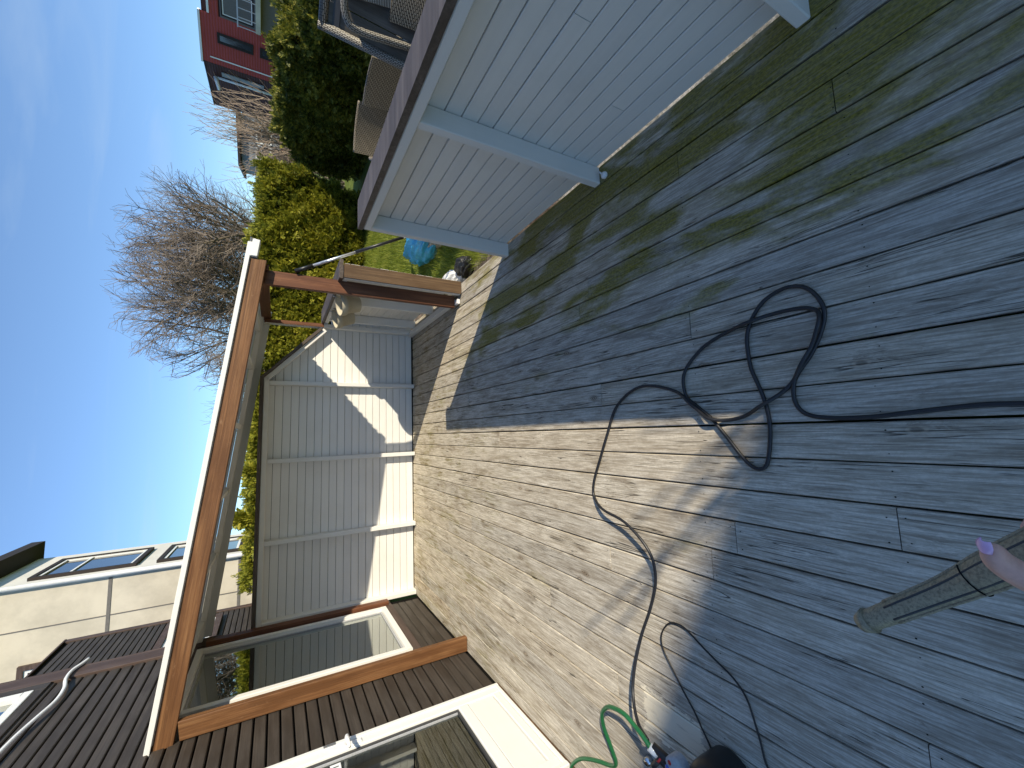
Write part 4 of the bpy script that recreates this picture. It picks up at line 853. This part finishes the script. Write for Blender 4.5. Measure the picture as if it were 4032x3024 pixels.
# cream rendered house beyond the back fence
th = empty('cream_house', (-4.0, 14, 0), 0, 'tall cream rendered house with stacked windows beyond the fence', 'house')
K = Vector((-2.90, 12.67, 0)); side = Vector((0, 1, 0)); sideN = Vector((1, 0, 0)); front = Vector((-1, 0, 0)); frontN = Vector((0, -1, 0))
E4 = K+side*3.0
base = [K, E4, E4+front*6, K+front*6]
prism('wall', th, [(p.x, p.y, -0.2) for p in base], (0, 0, 7.0), 'render')
slab('side_wall', th, K, side, sideN, 0.0, 3.0, -0.2, 6.8, 0.0, 0.03, 'render2')
ev = [K+frontN*0.45+sideN*0.42, E4+sideN*0.42+side*0.3, E4+front*6.5+side*0.3, K+front*6.5+frontN*0.45]
prism('roof', th, [(p.x, p.y, 6.80) for p in ev], (0, 0, 0.25), 'eave')
for z0, z1 in ((4.45, 6.05), (2.35, 3.9), (0.3, 1.8)): window_on(th, K+sideN*0.03, side, sideN, 0.68, 2.2, z0, z1)
tube('downpipe', th, [K+sideN*0.08+frontN*0.06+Vector((0, 0, z)) for z in (-0.2, 3.0, 6.42)]+[K+sideN*0.25+frontN*0.3+Vector((0, 0, 6.75))], 0.05, 'whitepl', 10)
for z in (4.62, 2.24): slab('panel_joint', th, K, front, frontN, 0.0, 5.5, z, z+0.06, 0.0, 0.012, 'joint')
slab('panel_joint', th, K, front, frontN, 0.78, 0.80, -0.2, 6.8, 0.0, 0.009, 'joint')
window_on(th, K, front, frontN, 1.55, 2.4, 5.05, 5.85, 'siding2')
# brown clad house between
nb = empty('brown_house', (-3.6, 8.8, 0), 0, 'brown clad neighbour house with white window behind the house corner', 'house')
O2 = Vector((-3.13, 9.75, 0)); d2 = Vector((0, -1, 0)); n2_ = Vector((1, 0, 0))
prism('wall', nb, [(-3.15, 9.72, -0.2), (-3.15, 6.4, -0.2), (-6.5, 6.4, -0.2), (-6.5, 9.72, -0.2)], (0, 0, 4.62), 'dark')
for k in range(55):
    z = -0.1+0.082*k; s0, s1 = 0.06, 3.3
    if 2.35 < z < 3.05:
        plank('siding_board', nb, (-3.13, 9.69, z), (-3.13, 9.42, z), n2_, 0.070, 0.02, 'siding', 0.005)
        plank('siding_board', nb, (-3.13, 8.25, z), (-3.13, 6.4, z), n2_, 0.070, 0.02, 'siding', 0.005)
    else: plank('siding_board', nb, (-3.13, 9.69, z), (-3.13, 6.4, z), n2_, 0.070, 0.02, 'siding', 0.005)
box('corner_board', nb, -3.16, -3.115, 9.69, 9.80, -0.2, 4.44, 'siding2', 0.004)
slab('roof_edge', nb, O2, d2, n2_, -0.04, 3.4, 4.425, 4.45, -3.0, 0.025, 'siding2')
window_on(nb, O2+n2_*0.0, d2, n2_, 0.42, 1.4, 2.4, 3.0, 'siding2', 'white', False)

# red clad house far right
def corrugated(name, par, o_, d_, n_, L, z0, z1, pitch, mat):
    V, F = [], []; k = int((z1-z0)/pitch*2); d_, n_ = Vector(d_), Vector(n_)
    for i in range(k+1):
        z = z0+(z1-z0)*i/k; q = n_*(0.03*(i % 2)+0.01)
        V += [Vector(o_)+q+Vector((0, 0, z)), Vector(o_)+d_*L+q+Vector((0, 0, z))]
    for i in range(k): F.append([2*i, 2*i+1, 2*i+3, 2*i+2])
    return link(name, mesh(name, V, F, mat), par)
rh = empty('red_house', at(40, 46, 0), 0, 'flat roofed house with red metal cladding and dark side wall', 'house')
A0 = Vector(at(38.7, 45, 0)); B0 = Vector(at(43.2, 44.2, 0)); rd = (B0-A0).normalized(); rn = Vector((rd.y, -rd.x, 0)); 
if rn.y > 0: rn = -rn
D0 = Vector(at(35.3, 50, 0)); ld = (D0-A0).normalized(); ln = Vector((-ld.y, ld.x, 0))
if ln.x > 0: ln = -ln
LW = (D0-A0).length; H = 7.05
B1 = A0+rd*9.0
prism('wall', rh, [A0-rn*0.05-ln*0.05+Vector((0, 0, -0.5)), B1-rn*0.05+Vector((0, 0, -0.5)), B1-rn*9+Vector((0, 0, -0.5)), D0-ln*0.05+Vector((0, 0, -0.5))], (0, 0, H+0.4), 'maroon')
corrugated('red_cladding', rh, A0, rd, rn, (B0-A0).length*0.84, -0.4, H, 0.17, 'redclad')
corrugated('red_cladding', rh, A0+rd*(B0-A0).length*0.84, rd, rn, 6.0, H-1.1, H-0.55, 0.17, 'redclad')
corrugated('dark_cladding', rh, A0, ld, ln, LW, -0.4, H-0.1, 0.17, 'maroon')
slab('roof_trim', rh, A0, rd, rn, -0.1, (B0-A0).length*0.84, H, H+0.13, -0.3, 0.12, 'white')
slab('roof_trim', rh, A0, rd, rn, (B0-A0).length*0.84, 9.0, H-0.55, H-0.42, -0.3, 0.10, 'white')
slab('roof_trim', rh, A0, ld, ln, 0.0, LW, H-0.1, H, -0.3, 0.06, 'eave')
ww = (B0-A0).length
window_on(rh, A0+rn*0.045, rd, rn, ww*0.42, ww*0.55, 3.95, 6.0, 'eave', 'eave', False)
window_on(rh, A0+rn*0.045, rd, rn, ww*0.42, ww*0.55, 1.5, 3.35, 'eave', 'eave', False)
slab('drip_rail', rh, A0, rd, rn, ww*0.10, ww*0.12, 2.6, 6.6, 0.05, 0.1, 'white')
slab('balcony_wall', rh, A0, rd, rn, ww*0.84, 9.0, -0.4, H-1.2, 0.0, 0.03, 'joint')
slab('balcony_floor', rh, A0, rd, rn, ww*0.84, 9.0, 3.35, 3.65, 0.03, 1.0, 'render')
for s_ in np.linspace(ww*0.85, 8.9, 12): slab('balcony_bar', rh, A0, rd, rn, s_, s_+0.05, 3.65, 4.7, 0.9, 0.95, 'metal')
slab('balcony_rail', rh, A0, rd, rn, ww*0.84, 9.0, 4.7, 4.78, 0.88, 0.97, 'metal')
window_on(rh, A0, rd, rn, ww*0.90, ww*1.3, 3.9, 5.7, 'eave', 'white', False)
lm = A0+ld*LW*0.25+ln*0.15
tube('lamp_pole', rh, [lm+Vector((0, 0, 1.5)), lm+Vector((0, 0, 6.5))], 0.09, 'white', 8); tube('lamp_head', rh, [lm+Vector((0, 0, 6.45)), lm+ln*0.9+Vector((0, 0, 6.2))], [0.16, 0.1], 'white', 8)
slab('window_band', rh, A0, ld, ln, LW*0.12, LW*0.2, 3.2, 6.0, 0.05, 0.12, 'bluegrey')
# grey house
gh = empty('grey_house', at(33, 56, 0), 0, 'blue grey rendered house with low flat roof behind the bare shrub', 'house')
A1 = Vector(at(30.7, 55, 0)); B1 = Vector(at(35.6, 56, 0)); gd = (B1-A1).normalized(); gn = Vector((gd.y, -gd.x, 0))
if gn.y > 0: gn = -gn
L1 = (B1-A1).length
prism('wall', gh, [A1+Vector((0, 0, -0.5)), B1+Vector((0, 0, -0.5)), B1-gn*7+Vector((0, 0, -0.5)), A1-gn*7+Vector((0, 0, -0.5))], (0, 0, 5.9), 'bluegrey')
prism('roof', gh, [A1-gd*0.5+gn*0.6+Vector((0, 0, 5.42)), B1+gd*0.5+gn*0.6+Vector((0, 0, 5.75)), B1+gd*0.5-gn*7.5+Vector((0, 0, 5.75)), A1-gd*0.5-gn*7.5+Vector((0, 0, 5.42))], (0, 0, 0.22), 'eave')
for s_ in (0.12, 0.45): window_on(gh, A1, gd, gn, L1*s_, L1*(s_+0.26), 2.9, 4.1, 'white', 'white')
slab('lower_cladding', gh, A1, gd, gn, -0.5, L1, -0.5, 2.0, 0.0, 0.08, 'maroon')
# unseen building added behind the photographer, its roofline placed to shade the near deck
ab = empty('added_shade_building', (12, -12, 0), 0, 'unseen building added behind the photographer to shade the near deck', 'building')
hh = 9.0; P0 = Vector((-0.3+hh*1.18, 1.085-hh*1.265, 0)); q_ = Vector((0.919, -0.395, 0)); pn = Vector((0.395, 0.919, 0))
c_ = [P0-q_*1.95, P0+q_*9, P0+q_*9-pn*8, P0-q_*1.95-pn*8]
prism('wall', ab, [(p.x, p.y, -0.2) for p in c_], (0, 0, hh+0.2-0.25), 'render')
prism('roof', ab, [(p.x, p.y, hh-0.25) for p in c_], (0, 0, 0.25), 'eave')
for k in range(3):
    for s_ in (0.3, 3.2, 6.0): window_on(ab, P0, q_, pn, s_, s_+1.4, 0.9+2.8*k, 2.3+2.8*k)

# ================================================================== PERSON: hand with spray gun
gn_ = empty('spray_gun', (-0.18, 0.165, 0.8), 0, 'muddy taupe spray gun held pointing over the deck', 'spray gun')
Tp, Md, Rr, Of = [np.array(v) for v in ((-0.3025, 0.319, 0.7892), (-0.2254, 0.2196, 0.795), (-0.1789, 0.1651, 0.8114), (-0.1249, 0.1006, 0.8325))]
axis = spline([Tp, Md, Rr, Of], 8)
fr_ = np.linspace(0, 1, len(axis)); rad = np.interp(fr_, [0, 0.05, 0.30, 0.62, 1], [0.0125, 0.0145, 0.0165, 0.0212, 0.024])
bo = tube('barrel', gn_, axis, rad, 'gun', 16)
tube('nozzle', gn_, [Tp+(Tp-Md)*0.02, Tp-(Tp-Md)*0.10], [0.0125, 0.0175], 'gun', 16)
jn = axis[12]; tube('seam_ring', gn_, [jn+(Tp-Md)*0.006, jn-(Tp-Md)*0.006], [0.0212, 0.0216], 'dark', 20)
camv = np.array((0, 0, 1.56)); ta = (Rr-Tp)/np.linalg.norm(Rr-Tp); vw = (camv-Md); vw /= np.linalg.norm(vw); sdv = np.cross(ta, vw); sdv /= np.linalg.norm(sdv); upg = np.cross(sdv, ta)
for k_ in (-0.92, 0.88, -0.5, 0.55):
    line = [axis[i]+sdv*rad[i]*k_+upg*rad[i]*math.sqrt(max(0, 1-k_*k_))*0.96 for i in range(3, len(axis)-1)]
    tube('rib', gn_, line, 0.0024 if abs(k_) > 0.7 else 0.0016, 'gun' if abs(k_) > 0.7 else 'dkgrey', 6)
grip_d = np.array((0.25, -0.55, -0.80)); grip_d /= np.linalg.norm(grip_d)
G1 = Of+np.array((0.012, -0.016, 0.0))
tube('grip', gn_, spline([G1-grip_d*0.02, G1+grip_d*0.04, G1+grip_d*0.12], 5), [0.022]*11, 'gun', 12)
tube('trigger', gn_, spline([Rr+np.array((0.02, -0.03, -0.03)), Rr+np.array((0.03, -0.05, -0.07)), Rr+np.array((0.05, -0.09, -0.10))], 4), 0.006, 'black', 8)
ps = empty('person', (-0.05, -0.2, 0), 0, 'hand with lilac painted thumbnail gripping the spray gun', 'person')
# skeleton: forearm, palm, four curled fingers, thumb laid over the gun
TH = [np.array(v) for v in ((-0.1880, 0.085, 0.860), (-0.1660, 0.1265, 0.8990), (-0.1500, 0.1468, 0.9090), (-0.1315, 0.1455, 0.9195))]
palm = np.array((-0.150, 0.045, 0.830)); wr = np.array((-0.115, -0.035, 0.835)); el = np.array((0.02, -0.28, 0.92))
verts = [tuple(el), tuple((el+wr)/2), tuple(wr), tuple(palm), tuple(TH[0]), tuple(TH[1]), tuple(TH[2]), tuple(TH[3])]
rads = [0.042, 0.036, 0.025, 0.030, 0.0180, 0.0150, 0.0138, 0.0100]
edges = [(0, 1), (1, 2), (2, 3), (3, 4), (4, 5), (5, 6), (6, 7)]
fing = {'index': [(-0.128, 0.085, 0.815), (-0.108, 0.112, 0.800), (-0.1160, 0.1290, 0.815), (-0.1310, 0.1370, 0.832)],
        'middle': [(-0.118, 0.070, 0.795), (-0.090, 0.100, 0.782), (-0.078, 0.108, 0.805), (-0.092, 0.098, 0.828)],
        'ring': [(-0.108, 0.052, 0.775), (-0.076, 0.076, 0.758), (-0.062, 0.082, 0.782), (-0.075, 0.074, 0.805)],
        'little': [(-0.100, 0.034, 0.760), (-0.070, 0.050, 0.742), (-0.056, 0.054, 0.762), (-0.066, 0.049, 0.782)]}
for nme, ch in fing.items():
    rs = (0.0115, 0.0098, 0.0086, 0.0068) if nme != 'little' else (0.0095, 0.008, 0.007, 0.0055); prev = 3
    for q, r_ in zip(ch, rs): verts.append(q); rads.append(r_); edges.append((prev, len(verts)-1)); prev = len(verts)-1
me = bpy.data.meshes.new('hand'); me.from_pydata(verts, edges, []); me.update()
ho = bpy.data.objects.new('hand', me); COL.objects.link(ho)
sk = ho.modifiers.new('skin', 'SKIN'); sk.use_smooth_shade = True
for i, r_ in enumerate(rads): me.skin_vertices[0].data[i].radius = (r_, r_)
me.skin_vertices[0].data[3].use_root = True
ss = ho.modifiers.new('sub', 'SUBSURF'); ss.levels = 3; ss.render_levels = 3
dg = bpy.context.evaluated_depsgraph_get(); dg.update(); hm = bpy.data.meshes.new_from_object(ho.evaluated_get(dg)); bpy.data.objects.remove(ho)
hm.materials.clear(); hm.materials.append(M['skin']); hm.polygons.foreach_set('use_smooth', [True]*len(hm.polygons))
hand = link('hand', hm, ps)
# thumbnail: a curved almond plate on the outer side of the thumb tip
tdir = Vector(TH[3]-TH[2]).normalized(); nout = Vector((-0.35, 0.55, 0.75)); nout = (nout-tdir*nout.dot(tdir)).normalized(); sw = tdir.cross(nout)
V, F = [], []
for j in range(9):
    fj = j/8; wj = 0.0075*(math.sin(math.pi*(0.18+0.70*fj)))**0.6
    for i in range(7):
        fi = i/6*2-1
        V.append(Vector(TH[3])+tdir*(-0.006+0.013*fj)+sw*(fi*wj)+nout*(0.0090-0.0030*fi*fi-0.0030*fj*fj))
for j in range(8):
    for i in range(6): a = j*7+i; F.append([a, a+1, a+8, a+7])
nm = mesh('thumbnail', V, F, 'nail', True); no = link('thumbnail', nm, hand)
sl = no.modifiers.new('thick', 'SOLIDIFY'); sl.thickness = 0.0012; sl.offset = 1
